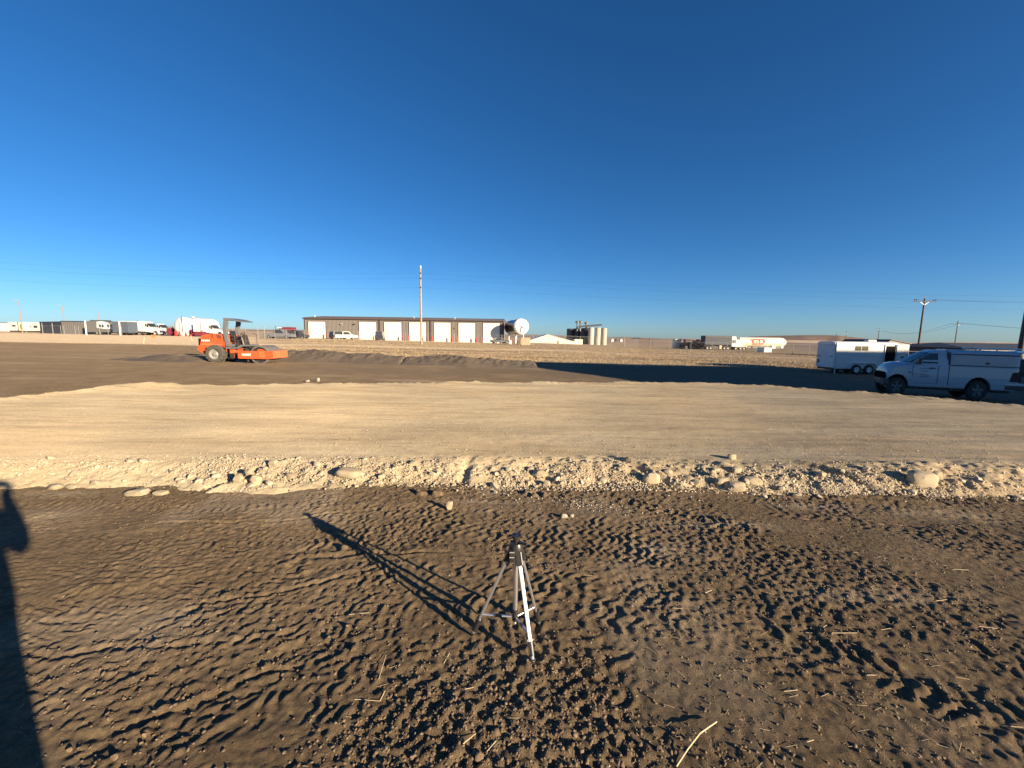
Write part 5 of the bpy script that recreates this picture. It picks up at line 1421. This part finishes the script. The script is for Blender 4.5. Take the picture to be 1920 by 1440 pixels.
pole(1170.5, 632, 648, 130, .14, 'thin pale post standing on the field right of the silos', 'wood')
pole(1218.5, 632.5, 647, 190, .12, 'thin dark post far off between the silos and the red machine', 'darkwood')
pole(1224.5, 636.5, 647, 190, .10, 'shorter thin dark post just right of another thin post', 'darkwood')
t_, h_ = pole(408, 604, 630, 130, .16, 'small utility pole with crossarm seen just left of the roller canopy', 'darkwood', arm=True, arm_w=2.2, arm_dz=.8, ins=False)
pole(1930, 556, 700, 30, .19, 'thick dark pole cut off by the right edge of the photo', 'darkwood')
def street_light(px, top, D, label):
    T = at(px, top, D); z0 = zfun(T.x, D); h = T.z - z0
    t = empty('street_lamp', (T.x, D, z0), 0, label, 'street lamp')
    MB().tube((0, 0, 0), (0, 0, h), .13, .08, 10).build('mast', M['wood'], t, smooth=30)
    m = MB(); m.tube((0, 0, h - .1), (-.7, 0, h + .25), .04, n=6); m.tube((-.7, 0, h + .25), (-1.1, 0, h + .22), .04, n=6); m.build('arm', M['galv'], t)
    MB().box(-1.55, -1.0, -.14, .14, h + .12, h + .26).build('lamp_head', M['galv'], t, bevel=.04)
street_light(34.5, 563, 118, 'tallest street lamp at the far left above the cream site trailers')
street_light(116.5, 573, 126, 'street lamp rising behind the dark container')
street_light(182.5, 578, 134, 'street lamp rising behind the camper trailer')
def wire(pts, r, label, group=None, sag=1.0):
    m = MB()
    for (a, b) in zip(pts[:-1], pts[1:]):
        a, b = Vector(a), Vector(b); n = 14; pr = None
        for k in range(n + 1):
            f = k / n; p = a.lerp(b, f); p.z -= 4 * sag * f * (1 - f)
            if pr is not None: m.tube(pr, p, r, n=4, cap=False)
            pr = p
    o = m.build('power_line', M['void']); tag(o, label, 'power line', group); return o
X0 = p1.location.x; zt = p1.location.z + h1
for i, dz in enumerate((.9, 1.7, 3.1)):
    z = zt - dz + .1
    wire([(-96, 61, z + [1.5, 1.3, 1.0][i]), (X0, 63.7, z), (125, 72, z - 1.0)], .006, ['highest', 'middle', 'lowest'][i] + ' of the three thin wires strung to the bare pole by the shop', 'wires on the bare pole', 1.1)
pA = at(1734, 563, 72); pB = at(1796, 606, 150)
for i, s in enumerate((-1.85, 1.85)):
    wire([(pA.x + s, 71.9, pA.z + .1), (pA.x + s + 40, 62, pA.z + .2)], .011, ['left', 'right'][i] + ' wire leaving the crossarm of the big dark pole towards the right', 'wires on the big dark pole', .7)
    P0 = at(1649, 619, 240)
    wire([(P0.x + s * .9, 240, P0.z), (pB.x + s * .9, 150, pB.z + .1), (pB.x + 90, 110, pB.z - 1.)], .03, ['left', 'right'][i] + ' sagging wire through the farther leaning pole', 'wires on the farther pole', 3.0)

# ---------------------------------------------------------------- chain-link fences and gate
def fence(pxs, D0, D1, h, label, fabric=True, tall=(), gap=None, r=.03):
    n = len(pxs)
    A = at(pxs[0], 640, D0)
    t = empty('chain_link_fence', (A.x, D0, zfun(A.x, D0)), 0, label, 'fence'); o = Vector(t.location)
    tops = []; first = None
    for i, px in enumerate(pxs):
        D = D0 + (D1 - D0) * i / max(1, n - 1); X = at(px, 640, D).x; z = zfun(X, D)
        hh = h * (1.3 if i in tall else 1)
        p = Vector((X, D, z)) - o
        if first is None: p_ = MB().tube((0, 0, 0), (0, 0, 1), r * 1.3, n=8).build('post', M['fencesteel'], t, smooth=30); first = p_
        else: p_ = first.copy(); col.objects.link(p_)
        p_.parent = t; p_.location = p - Vector((0, 0, .1)); p_.scale = (1.5 if i in tall else 1, 1.5 if i in tall else 1, hh + .1)
        tops.append(p)
    m = MB(); f = MB()
    for a, b in zip(tops[:-1], tops[1:]):
        m.tube(a + Vector((0, 0, h)), b + Vector((0, 0, h)), r * .6, n=6)
        f.add([a + Vector((0, .02, .05)), b + Vector((0, .02, .05)), b + Vector((0, .02, h - .02)), a + Vector((0, .02, h - .02))], [(0, 1, 2, 3)])
    m.build('top_rail', M['fencesteel'], t)
    if fabric: f.build('chain_link_mesh', M['chain'], t)
    return t
fence([-30, 15.5, 52, 82.5], 92, 92, 1.9, 'chain-link fence at the far left before the cream site trailers')
fence([82.5, 101.5], 90, 90, 1.9, 'narrow chain-link gate leaf before the dark end of the container', tall=(0, 1))
fence([101.5, 116.5, 122.5, 143.5, 150], 90, 89, 1.95, 'chain-link fence with braced posts before the grey container wall')
fence([164.5, 189, 204.5, 230], 88, 86, 1.95, 'chain-link gate between two thick white posts before the camper')
for px, lab in ((163.5, 'thick white gate post before the join of container and camper'), (227, 'thick white gate post left of the white semi trucks')):
    X = at(px, 640, 87).x; D = 87; z = zfun(X, D); hh = at(px, 601.5 if px < 200 else 604, D).z - z
    t = empty('gate_post', (X, D, z), 0, lab, 'post'); MB().tube((0, 0, -.1), (0, 0, hh), .14, n=12).build('shaft', M['white'], t); MB().lathe([(.15, 0), (.1, .1), (.001, .12)], (0, 0, hh), 'z', 12).build('cap', M['white'], t)
fence([438, 461, 484.5, 497, 516, 538, 554, 572], 80, 80, 1.95, 'chain-link fence between the roller canopy and the shop', tall=(2, 3))
fence([572, 583.5, 628, 672, 701, 730, 760, 790, 821, 852, 881, 911, 941, 970, 1000, 1029], 76, 78, 1.9, 'long chain-link fence running in front of the shop doors')
fence([1029, 1058, 1087.5, 1118, 1146, 1172, 1196], 79, 84, 2.1, 'chain-link fence before the cream shed and the silos')
fence([1219, 1256, 1296, 1335.5, 1364, 1390, 1417, 1445, 1488, 1518, 1548], 84, 80, 2.0, 'chain-link fence before the tanker trailer', fabric=True)
fence([1680, 1702, 1730, 1752, 1790, 1830], 52, 52, 1.2, 'low pale rail fence between the trailer and the dark barn', fabric=False)

# survey stakes
def stake(px, base_py, D, h, label, flag, lean=0):
    X = at(px, base_py, D).x
    t = empty('survey_stake', (X, D, zfun(X, D) - .03), 0, label, 'stake', rx=0, ry=R(lean))
    MB().bar((0, 0, 0), (0, 0, h), .05, .02).build('lath', M['wood' if flag else 'lath'], t)
    if flag:
        MB().prism([(-.28, h * .72), (-.05, h * .98), (.08, h * 1.02), (.30, h * .80), (.26, h * .70), (.05, h * .78), (-.10, h * .72)], -.03, .03).build('flagging_tape', M['flag'], t)
stake(288.2, 645.5, 47, 1.05, 'wooden survey stake with bright orange flagging left of the roller', True)
stake(269, 645.5, 47, .75, 'leaning pale survey stake left of the orange flagged one', False, 14)
stake(360.5, 640, 60, .85, 'pale survey stake leaning left just behind the roller rear', False, -12)

# ---------------------------------------------------------------- mounds of millings
def mound(name, prof, D, dep, label, seed, mat='millings'):
    x0, x1 = prof[0][0], prof[-1][0]
    nx, ny = int((x1 - x0) / 750 * D / .09), int(dep * 2 / .09)
    pxs = np.linspace(x0, x1, nx); top = np.interp(pxs, [p[0] for p in prof], [p[1] for p in prof])
    X = np.array([at(a, b, D).x for a, b in zip(pxs, top)]); ZT = np.array([at(a, b, D).z for a, b in zip(pxs, top)])
    V = np.linspace(-1, 1, ny)
    XX = np.repeat(X[:, None], ny, 1); YY = D + V[None, :] * dep + 0 * XX
    base = zground(XX.ravel().copy(), YY.ravel().copy()).reshape(XX.shape)
    H = np.maximum(ZT[:, None] - zbase(XX, YY * 0 + D), 0.03)
    sh = np.clip(1 - np.abs(V[None, :] + .12 * vn(XX, YY, 1.5, seed)) ** 1.3, 0, 1)
    endf = sst(0, .04, (pxs - x0) / (x1 - x0)) * (1 - sst(.97, 1, (pxs - x0) / (x1 - x0)))
    Z = base - .06 + (H + .06) * sh * endf[:, None] + sh * (.05 * vn(XX, YY, .7, seed + 1) + .05 * vn(XX, YY, .3, seed + 2) + .05 * vn(XX, YY, .16, seed + 3))
    co = np.stack([XX, YY, Z], -1).reshape(-1, 3)
    i = np.arange(nx - 1)[:, None] * ny + np.arange(ny - 1)[None, :]
    q = np.stack([i, i + ny, i + ny + 1, i + 1], -1).reshape(-1, 4)
    me = bpy.data.meshes.new(name); me.from_pydata(co.tolist(), [], q.tolist()); me.shade_smooth(); me.materials.append(M[mat])
    o = bpy.data.objects.new(name, me); col.objects.link(o); tag(o, label, 'dirt mound'); return o
mound('dirt_mound', [(522, 668), (532, 658.5), (560, 657.2), (592, 656), (635, 658), (652, 661.8), (690, 662.3), (735, 665.5), (766, 669)], 27.5, 2.0, 'long dark mound of millings directly right of the roller drum', 201)
mound('dirt_mound', [(755, 671), (772, 668.8), (800, 667.2), (842, 664.4), (872, 667.5), (905, 671), (940, 675), (985, 677.5), (1010, 681)], 27.5, 1.8, 'second dark mound farther right, its end in the building shade', 211)
mound('dirt_mound', [(215, 678), (262, 672.5), (290, 666), (310, 663.6), (335, 664.5), (360, 668), (395, 676)], 23.5, 1.6, 'low dark mound of dirt left of the roller rear wheel', 221)

# ---------------------------------------------------------------- stones
def rock_mesh(seed, sub=2, flat=.7, ang=.25):
    bm = bmesh.new(); bmesh.ops.create_icosphere(bm, subdivisions=sub, radius=1)
    rg = random.Random(seed); pl = [(Vector((rg.gauss(0, 1), rg.gauss(0, 1), rg.gauss(0, 1))).normalized(), rg.uniform(.60, .88)) for _ in range(int(6 + 9 * ang))]
    off = [rg.uniform(-5, 5) for _ in range(3)]
    for v in bm.verts:
        ex = .78 - .22 * min(1, ang + .2); p = v.co.copy(); p = Vector([math.copysign(abs(c_) ** ex, c_) for c_ in p]) * .86
        for n, d in pl:
            e = p.dot(n) - d
            if e > 0: p -= n * e * (1 if ang >= .5 else .7 if ang >= .3 else .4)
        from mathutils import noise as mn
        p *= 1 + .16 * mn.noise(p * 1.6 + Vector(off)) + .06 * mn.noise(p * 4 + Vector(off)) + .03 * mn.noise(p * 9 + Vector(off))
        v.co = Vector((p.x, p.y, p.z * flat))
    me = bpy.data.meshes.new('stone'); bm.to_mesh(me); bm.free(); me.shade_smooth(); me.set_sharp_from_angle(angle=R(22)); return me
def stone(px, py, w, h, label, seed, mat='boulder', ang=.15, rz=None, d=None, group=None, name='boulder', sink=.25):
    p = hit(px, py + h * .35)
    if p is None: return
    dist = (p - Vector((0, 0, CAM_H))).length; dd = ray(px, py).length
    k = dist / (FPX * dd)
    me = rock_mesh(seed, 3 if w > 25 else 2, 1.0, ang); me.materials.append(M[mat])
    o = bpy.data.objects.new(name, me); col.objects.link(o)
    sx = w * k / 2; sz = h * k * .62
    o.scale = (sx, w * .62 * k / 2, sz * 1.15)
    o.location = (p.x, p.y, p.z + sz * (1 - sink) - sz * .25); o.rotation_euler = (0, 0, rz if rz is not None else random.uniform(-.3, .3))
    tag(o, label, 'boulder' if name == 'boulder' else 'stone', group); return o
B_ = [
 (1728, 897, 54, 26, 'largest blocky tan boulder at the foot of the gravel bank on the right', 1, .35),
 (1378, 909, 44, 17, 'flat pale boulder lying at the foot of the gravel, below another rounded one', 2, .05),
 (1352, 903, 26, 14, 'shaded grey boulder tucked against the left of the flat pale one', 3, .1),
 (1408, 896, 44, 17, 'smooth oval tan boulder just above the flat pale one', 4, .05),
 (1381, 884, 22, 11, 'small rounded stone above the smooth oval boulder', 5, .1),
 (1221, 897, 37, 21, 'rounded tan boulder half sunk in gravel right of the middle', 6, .25),
 (1012, 888, 32, 14, 'pointed pale rock throwing a dark shadow near the middle of the bank', 7, .5),
 (654, 883, 56, 17, 'broad pale flat boulder high on the bank left of the middle', 8, .1),
 (258, 921, 56, 14, 'long pale slab lying at the dirt edge on the left', 9, .6),
 (303, 923, 34, 10, 'shorter pale slab just right of the long one on the left', 10, .5),
 (104, 911, 36, 10, 'low tan slab at the dirt edge nearest the left shadow', 11, .4),
 (134, 911, 24, 9, 'smaller tan slab touching the low slab by the left shadow', 12, .4),
 (448, 897, 22, 18, 'angular tan block among rubble, left one of the cluster', 13, .8),
 (480, 900, 26, 18, 'bright angular block in the rubble cluster left of the middle', 14, .8),
 (468, 887, 26, 13, 'tan block crowning the rubble cluster left of the middle', 15, .7),
 (545, 893, 26, 11, 'flat yellowish stone right of the rubble cluster', 16, .4),
 (512, 868, 22, 11, 'lone tan stone high on the bank above the rubble cluster', 17, .5),
 (1372, 857, 20, 11, 'grey stone high on the bank above the oval boulder', 18, .3),
 (1757, 890, 20, 14, 'small yellow stone right of the largest boulder', 19, .3),
 (1337, 888, 16, 12, 'small pale cobble left of the small rounded stone', 20, .3),
 (715, 893, 16, 10, 'small bright cobble right below the broad pale boulder', 21, .3),
 (1025, 905, 16, 10, 'brown stone at the dirt edge below the pointed rock', 22, .4),
]
for px, py, w, h, lab, sd, ang in B_: stone(px, py, w, h, lab, sd, ang=ang, sink=.55 if h / w < .42 else .25)
stone(843, 950, 14, 18, 'upright tan stone alone on the tracked dirt, casting a thin shadow', 31, 'boulder', .9, name='stone', sink=0)
stone(1058, 968, 16, 7, 'larger of two flat white stones on the dirt right of the middle', 32, 'palestone', .3, name='stone', sink=0)
stone(1072, 968, 10, 6, 'smaller of two flat white stones on the dirt right of the middle', 33, 'palestone', .3, name='stone', sink=0)
stone(596, 713, 9, 7, 'white stone sitting on the far edge of the gravel pad', 34, 'palestone', .3, name='stone', sink=0)
stone(577, 715, 9, 4, 'flat pale stone left of the white one on the far pad edge', 35, 'palestone', .3, name='stone', sink=0)
stone(277, 720, 12, 4, 'pale stone on the far left rim of the gravel pad', 36, 'palestone', .4, name='stone', sink=0)

# medium rubble: one object each, about 10 photo pixels across
rng = np.random.default_rng(5)
base_meshes = []
for k in range(9):
    me = rock_mesh(100 + k, 2, 1.0, .7); me.materials.append(M['stone']); base_meshes.append(me)
def slope_density(px):
    return float(np.interp(px, [0, 250, 420, 700, 820, 900, 1050, 1250, 1450, 1600, 1750, 1920], [.25, .7, 1.0, .9, .5, .5, .8, .9, .9, .8, .8, .7]))
cnt = 0
while cnt < 230:
    x = rng.uniform(-5.4, 5.7); y = rng.uniform(3.95, 4.95)
    px = 960 + 750 * x / (y + .05)
    if rng.random() > slope_density(px): continue
    if rng.random() > np.exp(-((y - 4.18) / .24) ** 2): continue
    z = float(padz(np.array([x]), np.array([y]))[0]); zg_ = float(zground(np.array([x]), np.array([y]))[0])
    if z < zg_ - .02 and rng.random() > .15: continue
    z = max(z, zg_)
    r = .020 + .036 * rng.random() ** 2.6
    o = bpy.data.objects.new('cobble', base_meshes[cnt % 9]); col.objects.link(o)
    o.location = (x, y, z + r * .15); o.scale = (r * rng.uniform(.9, 1.4), r * rng.uniform(.7, 1.1), r * rng.uniform(.5, .85)); o.rotation_euler = (rng.uniform(-.4, .4), rng.uniform(-.4, .4), rng.uniform(0, 6.28))
    tag(o, 'tan cobble lying loose in the gravel bank along the pad edge', 'cobble', 'loose cobbles in the gravel bank'); cnt += 1

def scatter(name, n, sampler, sizer, mat, label, seed, sub=1, flat=(.5, .9), kinds=6):
    """countless small stones or clods joined in one object"""
    rg = np.random.default_rng(seed)
    protos = []
    for k in range(kinds):
        if sub == 0:
            bm = bmesh.new(); bmesh.ops.create_icosphere(bm, subdivisions=1, radius=1)
            for v in bm.verts: v.co *= 1 + .5 * (random.random() - .5)
            me = bpy.data.meshes.new('x'); bm.to_mesh(me); bm.free()
        else: me = rock_mesh(seed * 10 + k, 1, 1.0, .6)
        vv = np.empty(len(me.vertices) * 3); me.vertices.foreach_get('co', vv); ff = np.array([p.vertices[:] for p in me.polygons]); protos.append((vv.reshape(-1, 3), ff)); bpy.data.meshes.remove(me)
    xy = sampler(n, rg); X, Y = xy[:, 0], xy[:, 1]
    Zg = zground(X.copy(), Y.copy()); sd = pad_sd(X, Y); Zp = np.where(sd > -.4, padz(X, Y), -9); Z = np.maximum(Zg, Zp)
    r = sizer(X, Y, rg); vs = []; fs = []; off = 0
    ang = rg.uniform(0, 6.28, len(X)); sxs = rg.uniform(.8, 1.35, len(X)); sys_ = rg.uniform(.7, 1.1, len(X)); szs = rg.uniform(flat[0], flat[1], len(X)); tl = rg.uniform(-.5, .5, len(X))
    for i in range(len(X)):
        v, f = protos[i % kinds]
        c, s = math.cos(ang[i]), math.sin(ang[i])
        a = v * [sxs[i] * r[i], sys_[i] * r[i], szs[i] * r[i]]
        x_ = a[:, 0]; z_ = a[:, 2] + x_ * tl[i]
        vs.append(np.stack([X[i] + x_ * c - a[:, 1] * s, Y[i] + x_ * s + a[:, 1] * c, Z[i] + z_ + r[i] * szs[i] * .05], -1)); fs.append(f + off); off += len(v)
    V = np.concatenate(vs).astype(np.float32); F = np.concatenate(fs).astype(np.int32)
    me = bpy.data.meshes.new(name); me.vertices.add(len(V)); me.vertices.foreach_set('co', V.ravel()); me.loops.add(F.size); me.loops.foreach_set('vertex_index', F.ravel())
    me.polygons.add(len(F)); me.polygons.foreach_set('loop_start', np.arange(0, F.size, 3, dtype=np.int32)); me.polygons.foreach_set('loop_total', np.full(len(F), 3, dtype=np.int32))
    me.update(); me.materials.append(M[mat]); o = bpy.data.objects.new(name, me); col.objects.link(o); tag(o, label, name.replace('_', ' ') if 0 else None, kind='stuff')
    return o
def samp_bank(n, rg):
    out = np.empty((0, 2))
    while len(out) < n:
        x = rg.uniform(-6, 6.4, n * 2); y = rg.uniform(3.74, 5.15, n * 2)
        px = 960 + 750 * x / y
        d = np.interp(px, [0, 250, 420, 700, 820, 900, 1050, 1250, 1450, 1600, 1750, 1920], [.3, .6, 1, 1, .8, .8, 1, 1, 1, .9, .9, .8])
        d = d * np.exp(-((y - 4.22) / .26) ** 2) * (.3 + .7 * sst(-.4, .4, vn(x, y, .35, 301)))
        d = d * np.where(y < 4.04, np.interp(px, [0, 500, 800, 900, 1500, 1920], [.5, .4, .1, .3, .3, .4]), 1) * np.where(y < 3.9 + .13 * sst(-2.5, -.8, x), .0, 1)
        k = rg.random(n * 2) < d; out = np.concatenate([out, np.stack([x[k], y[k]], -1)])
    return out[:n]
scatter('gravel', 16500, samp_bank, lambda X, Y, rg: .005 + .0145 * rg.random(len(X)) ** 2.6, 'stone', 'loose tan gravel spilling down the near face of the pad', 7)
def samp_pad(n, rg):
    y = 4.9 + 8.2 * rg.random(n * 3) ** 1.6; x = rg.uniform(-1.25, 1.25, n * 3) * y
    x = x + 0; k = (pad_sd(x, y) > .05) & (vn(x * .5, y, .8, 305) > rg.uniform(-1.1, .9, n * 3)); return np.stack([x[k], y[k]], -1)[:n]
scatter('gravel', 5000, samp_pad, lambda X, Y, rg: .003 + .009 * rg.random(len(X)) ** 3, 'stone', 'small stones strewn over the flat top of the gravel pad', 8, sub=0)
def samp_clod(n, rg):
    out = np.empty((0, 2))
    while len(out) < n:
        y = rg.uniform(.98, 4.0, n * 2); x = rg.uniform(-1.28, 1.28, n * 2) * (y + .1)
        d = .035 + .13 * sst(-.8, .8, x) + .95 * sst(.1, .9, 1.15 - np.abs(x - .05) * .9 - np.maximum(0, y - 1.45) * 1.5 + .45 * vn(x, y, .35, 21)) + .22 * sst(.1, .8, vn(x, y, .45, 22) + .4 * sst(.3, 2, x))
        k = rg.random(n * 2) < d; out = np.concatenate([out, np.stack([x[k], y[k]], -1)])
    return out[:n]
scatter('soil_clods', 17000, samp_clod, lambda X, Y, rg: .0028 + .0085 * rg.random(len(X)) ** 2.8, 'clod', 'crumbly dark soil clods strewn over the near dirt', 9)
def samp_edge(n, rg):
    t = rg.random(n); x = rg.uniform(-.5, 5.2, n); y = 3.97 - .22 * rg.random(n) ** 2.5
    c = rg.random(n) < .6; x[c] = rg.normal(.75, .45, c.sum()); y[c] = 3.75 - .33 * (x[c] - .3) * .5 + rg.normal(0, .09, c.sum())
    return np.stack([x, np.minimum(y, 4.1)], -1)
scatter('pebbles', 380, samp_edge, lambda X, Y, rg: .004 + .010 * rg.random(len(X)) ** 2, 'palestone', 'pale pebbles spilled onto the dark dirt below the bank', 10)
scatter('pebbles', 260, lambda n, rg: np.stack([rg.uniform(-1.25, 1.25, n), rg.uniform(0, 1, n)], -1) * [[1, 0]] * (1.2 + 2.6 * rg.random((n, 1))) * 1.0 + np.stack([np.zeros(n), rg.uniform(1.1, 3.9, n)], -1), lambda X, Y, rg: .002 + .004 * rg.random(len(X)) ** 2, 'palestone', 'tiny white pebbles scattered over the near dirt', 12, sub=0)
# larger clods the photo lets one point at
for i, (px, py, w, h) in enumerate([(775, 1418, 16, 12), (830, 1405, 12, 10), (900, 1418, 22, 16), (840, 1380, 10, 8), (872, 1362, 10, 9), (1200, 1395, 11, 9), (1236, 1402, 12, 10), (1180, 1412, 12, 9), (1262, 1375, 10, 8), (620, 1325, 9, 8), (700, 1395, 10, 7), (955, 1395, 9, 8),
                                    (270, 1378, 10, 8), (215, 1418, 16, 9), (130, 1405, 12, 8), (1020, 1400, 12, 9), (1090, 1408, 12, 10), (1145, 1372, 10, 8), (740, 1340, 9, 7), (805, 1300, 9, 8)]):
    o = stone(px, py, w, h, 'crumbly brown clod lying in the loose soil along the bottom edge', 60 + i, 'clod', .5, name='clod', sink=.4, group='larger clods in the loose soil'); o['category'] = 'clod'

# straw: the big stalk, single pieces, and chaff
def stalk(pts, r, label, name='straw_stalk', group=None):
    m = MB(); q = [hit(*p) + Vector((0, 0, r * 1.2 + dz)) for p, dz in pts]
    for a, b in zip(q[:-1], q[1:]): m.tube(a, b, r, r * .9, 6)
    o = m.build(name, M['straw'], smooth=40); tag(o, label, 'straw', group); return o
stalk([((1268, 1439), 0), ((1290, 1410), .012), ((1312, 1384), .018), ((1343, 1360), .012)], .0032, 'long pale straw stalk at the bottom edge right of the middle')
lab = 'short pale piece of straw lying on the near dirt'
for (a, b) in [((710, 1275), (724, 1230)), ((665, 1312), (712, 1316)), ((712, 1316), (722, 1298)), ((654, 1153), (692, 1150)), ((832, 1245), (843, 1226)), ((872, 1294), (888, 1291)), ((868, 1397), (892, 1378)), ((912, 1412), (930, 1392)), ((1560, 1188), (1607, 1189)), ((1652, 1182), (1670, 1180)), ((1322, 1113), (1334, 1108)),
               ((1262, 1141), (1280, 1143)), ((1538, 1181), (1550, 1174)), ((1625, 1267), (1643, 1268)), ((1513, 1393), (1525, 1390)), ((1788, 1068), (1815, 1070)), ((1755, 1128), (1775, 1126)), ((1835, 1176), (1870, 1180)), ((1470, 1298), (1495, 1296)), ((1308, 981), (1318, 982)), ((1180, 1309), (1196, 1307)), ((1895, 1363), (1918, 1366)), ((1272, 1186), (1276, 1196)), ((1262, 1176), (1265, 1186))]:
    stalk([(a, .002), (b, .004)], .0016, lab, group='short straw pieces on the near dirt')
def chaff():
    rg = np.random.default_rng(31); m = MB()
    n = 900; y = rg.uniform(1.0, 3.8, n); x = rg.uniform(-.6, 1.28, n) * y
    keep = rg.random(n) < .25 + .75 * sst(-.3, .8, x); x, y = x[keep], y[keep]
    z = zground(x.copy(), y.copy())
    for i in range(len(x)):
        a = rg.uniform(0, 3.14); l = rg.uniform(.006, .028); r = rg.uniform(.0005, .0011)
        dx, dy = l * math.cos(a), l * math.sin(a); z2 = z[i] + rg.uniform(-.002, .006)
        m.tube((x[i] - dx, y[i] - dy, z[i] + .004), (x[i] + dx, y[i] + dy, z2 + .004), r, n=3)
    o = m.build('straw_chaff', M['straw']); tag(o, 'fine straw chaff scattered on the near dirt', kind='stuff')
chaff()

# dry field grass
def field_grass():
    rg = np.random.default_rng(41); n = 26000
    y = 31 + 62 * rg.random(n * 2) ** 1.7; a = rg.uniform(-1.33, 1.33, n * 2); x = a * y
    ybr = np.interp(a, [-1.4, -1.0, -.6, -.35, 0, .5, 1.4], [44, 45, 41, 33, 32, 31.5, 31.5]) + 1.2 * vn(x, y, 5, 71)
    d = (y > ybr) * (.25 + .75 * sst(-.3, .5, vn(x * .25, y, 1.8, 401) + .4 * vn(x, y, .9, 402)))
    yc_ = 51 + .9 * vn(x, y * .2, 14, 73)
    d = d * np.where(np.abs(y - yc_) < 3.0, .0, 1) * np.where((a < -.55) & (y > 47), .12, 1)
    k = rg.random(n * 2) < d; x, y = x[k][:n], y[k][:n]
    z = zground(x.copy(), y.copy()); N = len(x); B = 5
    V = np.empty((N, B, 3, 3)); h = .04 + .15 * rg.random(N) ** 2
    for b in range(B):
        an = rg.uniform(0, 6.28, N); ln = rg.uniform(.1, .9, N) * h; w = .007 + .014 * rg.random(N)
        ox, oy = rg.normal(0, .09, N), rg.normal(0, .09, N)
        hb = h * rg.uniform(.6, 1.1, N)
        V[:, b, 0] = np.stack([x + ox - w * np.sin(an), y + oy + w * np.cos(an), z - .01], -1)
        V[:, b, 1] = np.stack([x + ox + w * np.sin(an), y + oy - w * np.cos(an), z - .01], -1)
        V[:, b, 2] = np.stack([x + ox + ln * np.cos(an), y + oy + ln * np.sin(an), z + hb], -1)
    co = V.reshape(-1, 3).astype(np.float32); nf = len(co) // 3
    me = bpy.data.meshes.new('grass'); me.vertices.add(len(co)); me.vertices.foreach_set('co', co.ravel()); me.loops.add(len(co)); me.loops.foreach_set('vertex_index', np.arange(len(co), dtype=np.int32))
    me.polygons.add(nf); me.polygons.foreach_set('loop_start', np.arange(0, len(co), 3, dtype=np.int32)); me.polygons.foreach_set('loop_total', np.full(nf, 3, dtype=np.int32)); me.update()
    me.materials.append(M['drygrass']); o = bpy.data.objects.new('grass', me); col.objects.link(o); tag(o, 'short dry tan grass covering the field beyond the dirt', kind='stuff')
field_grass()
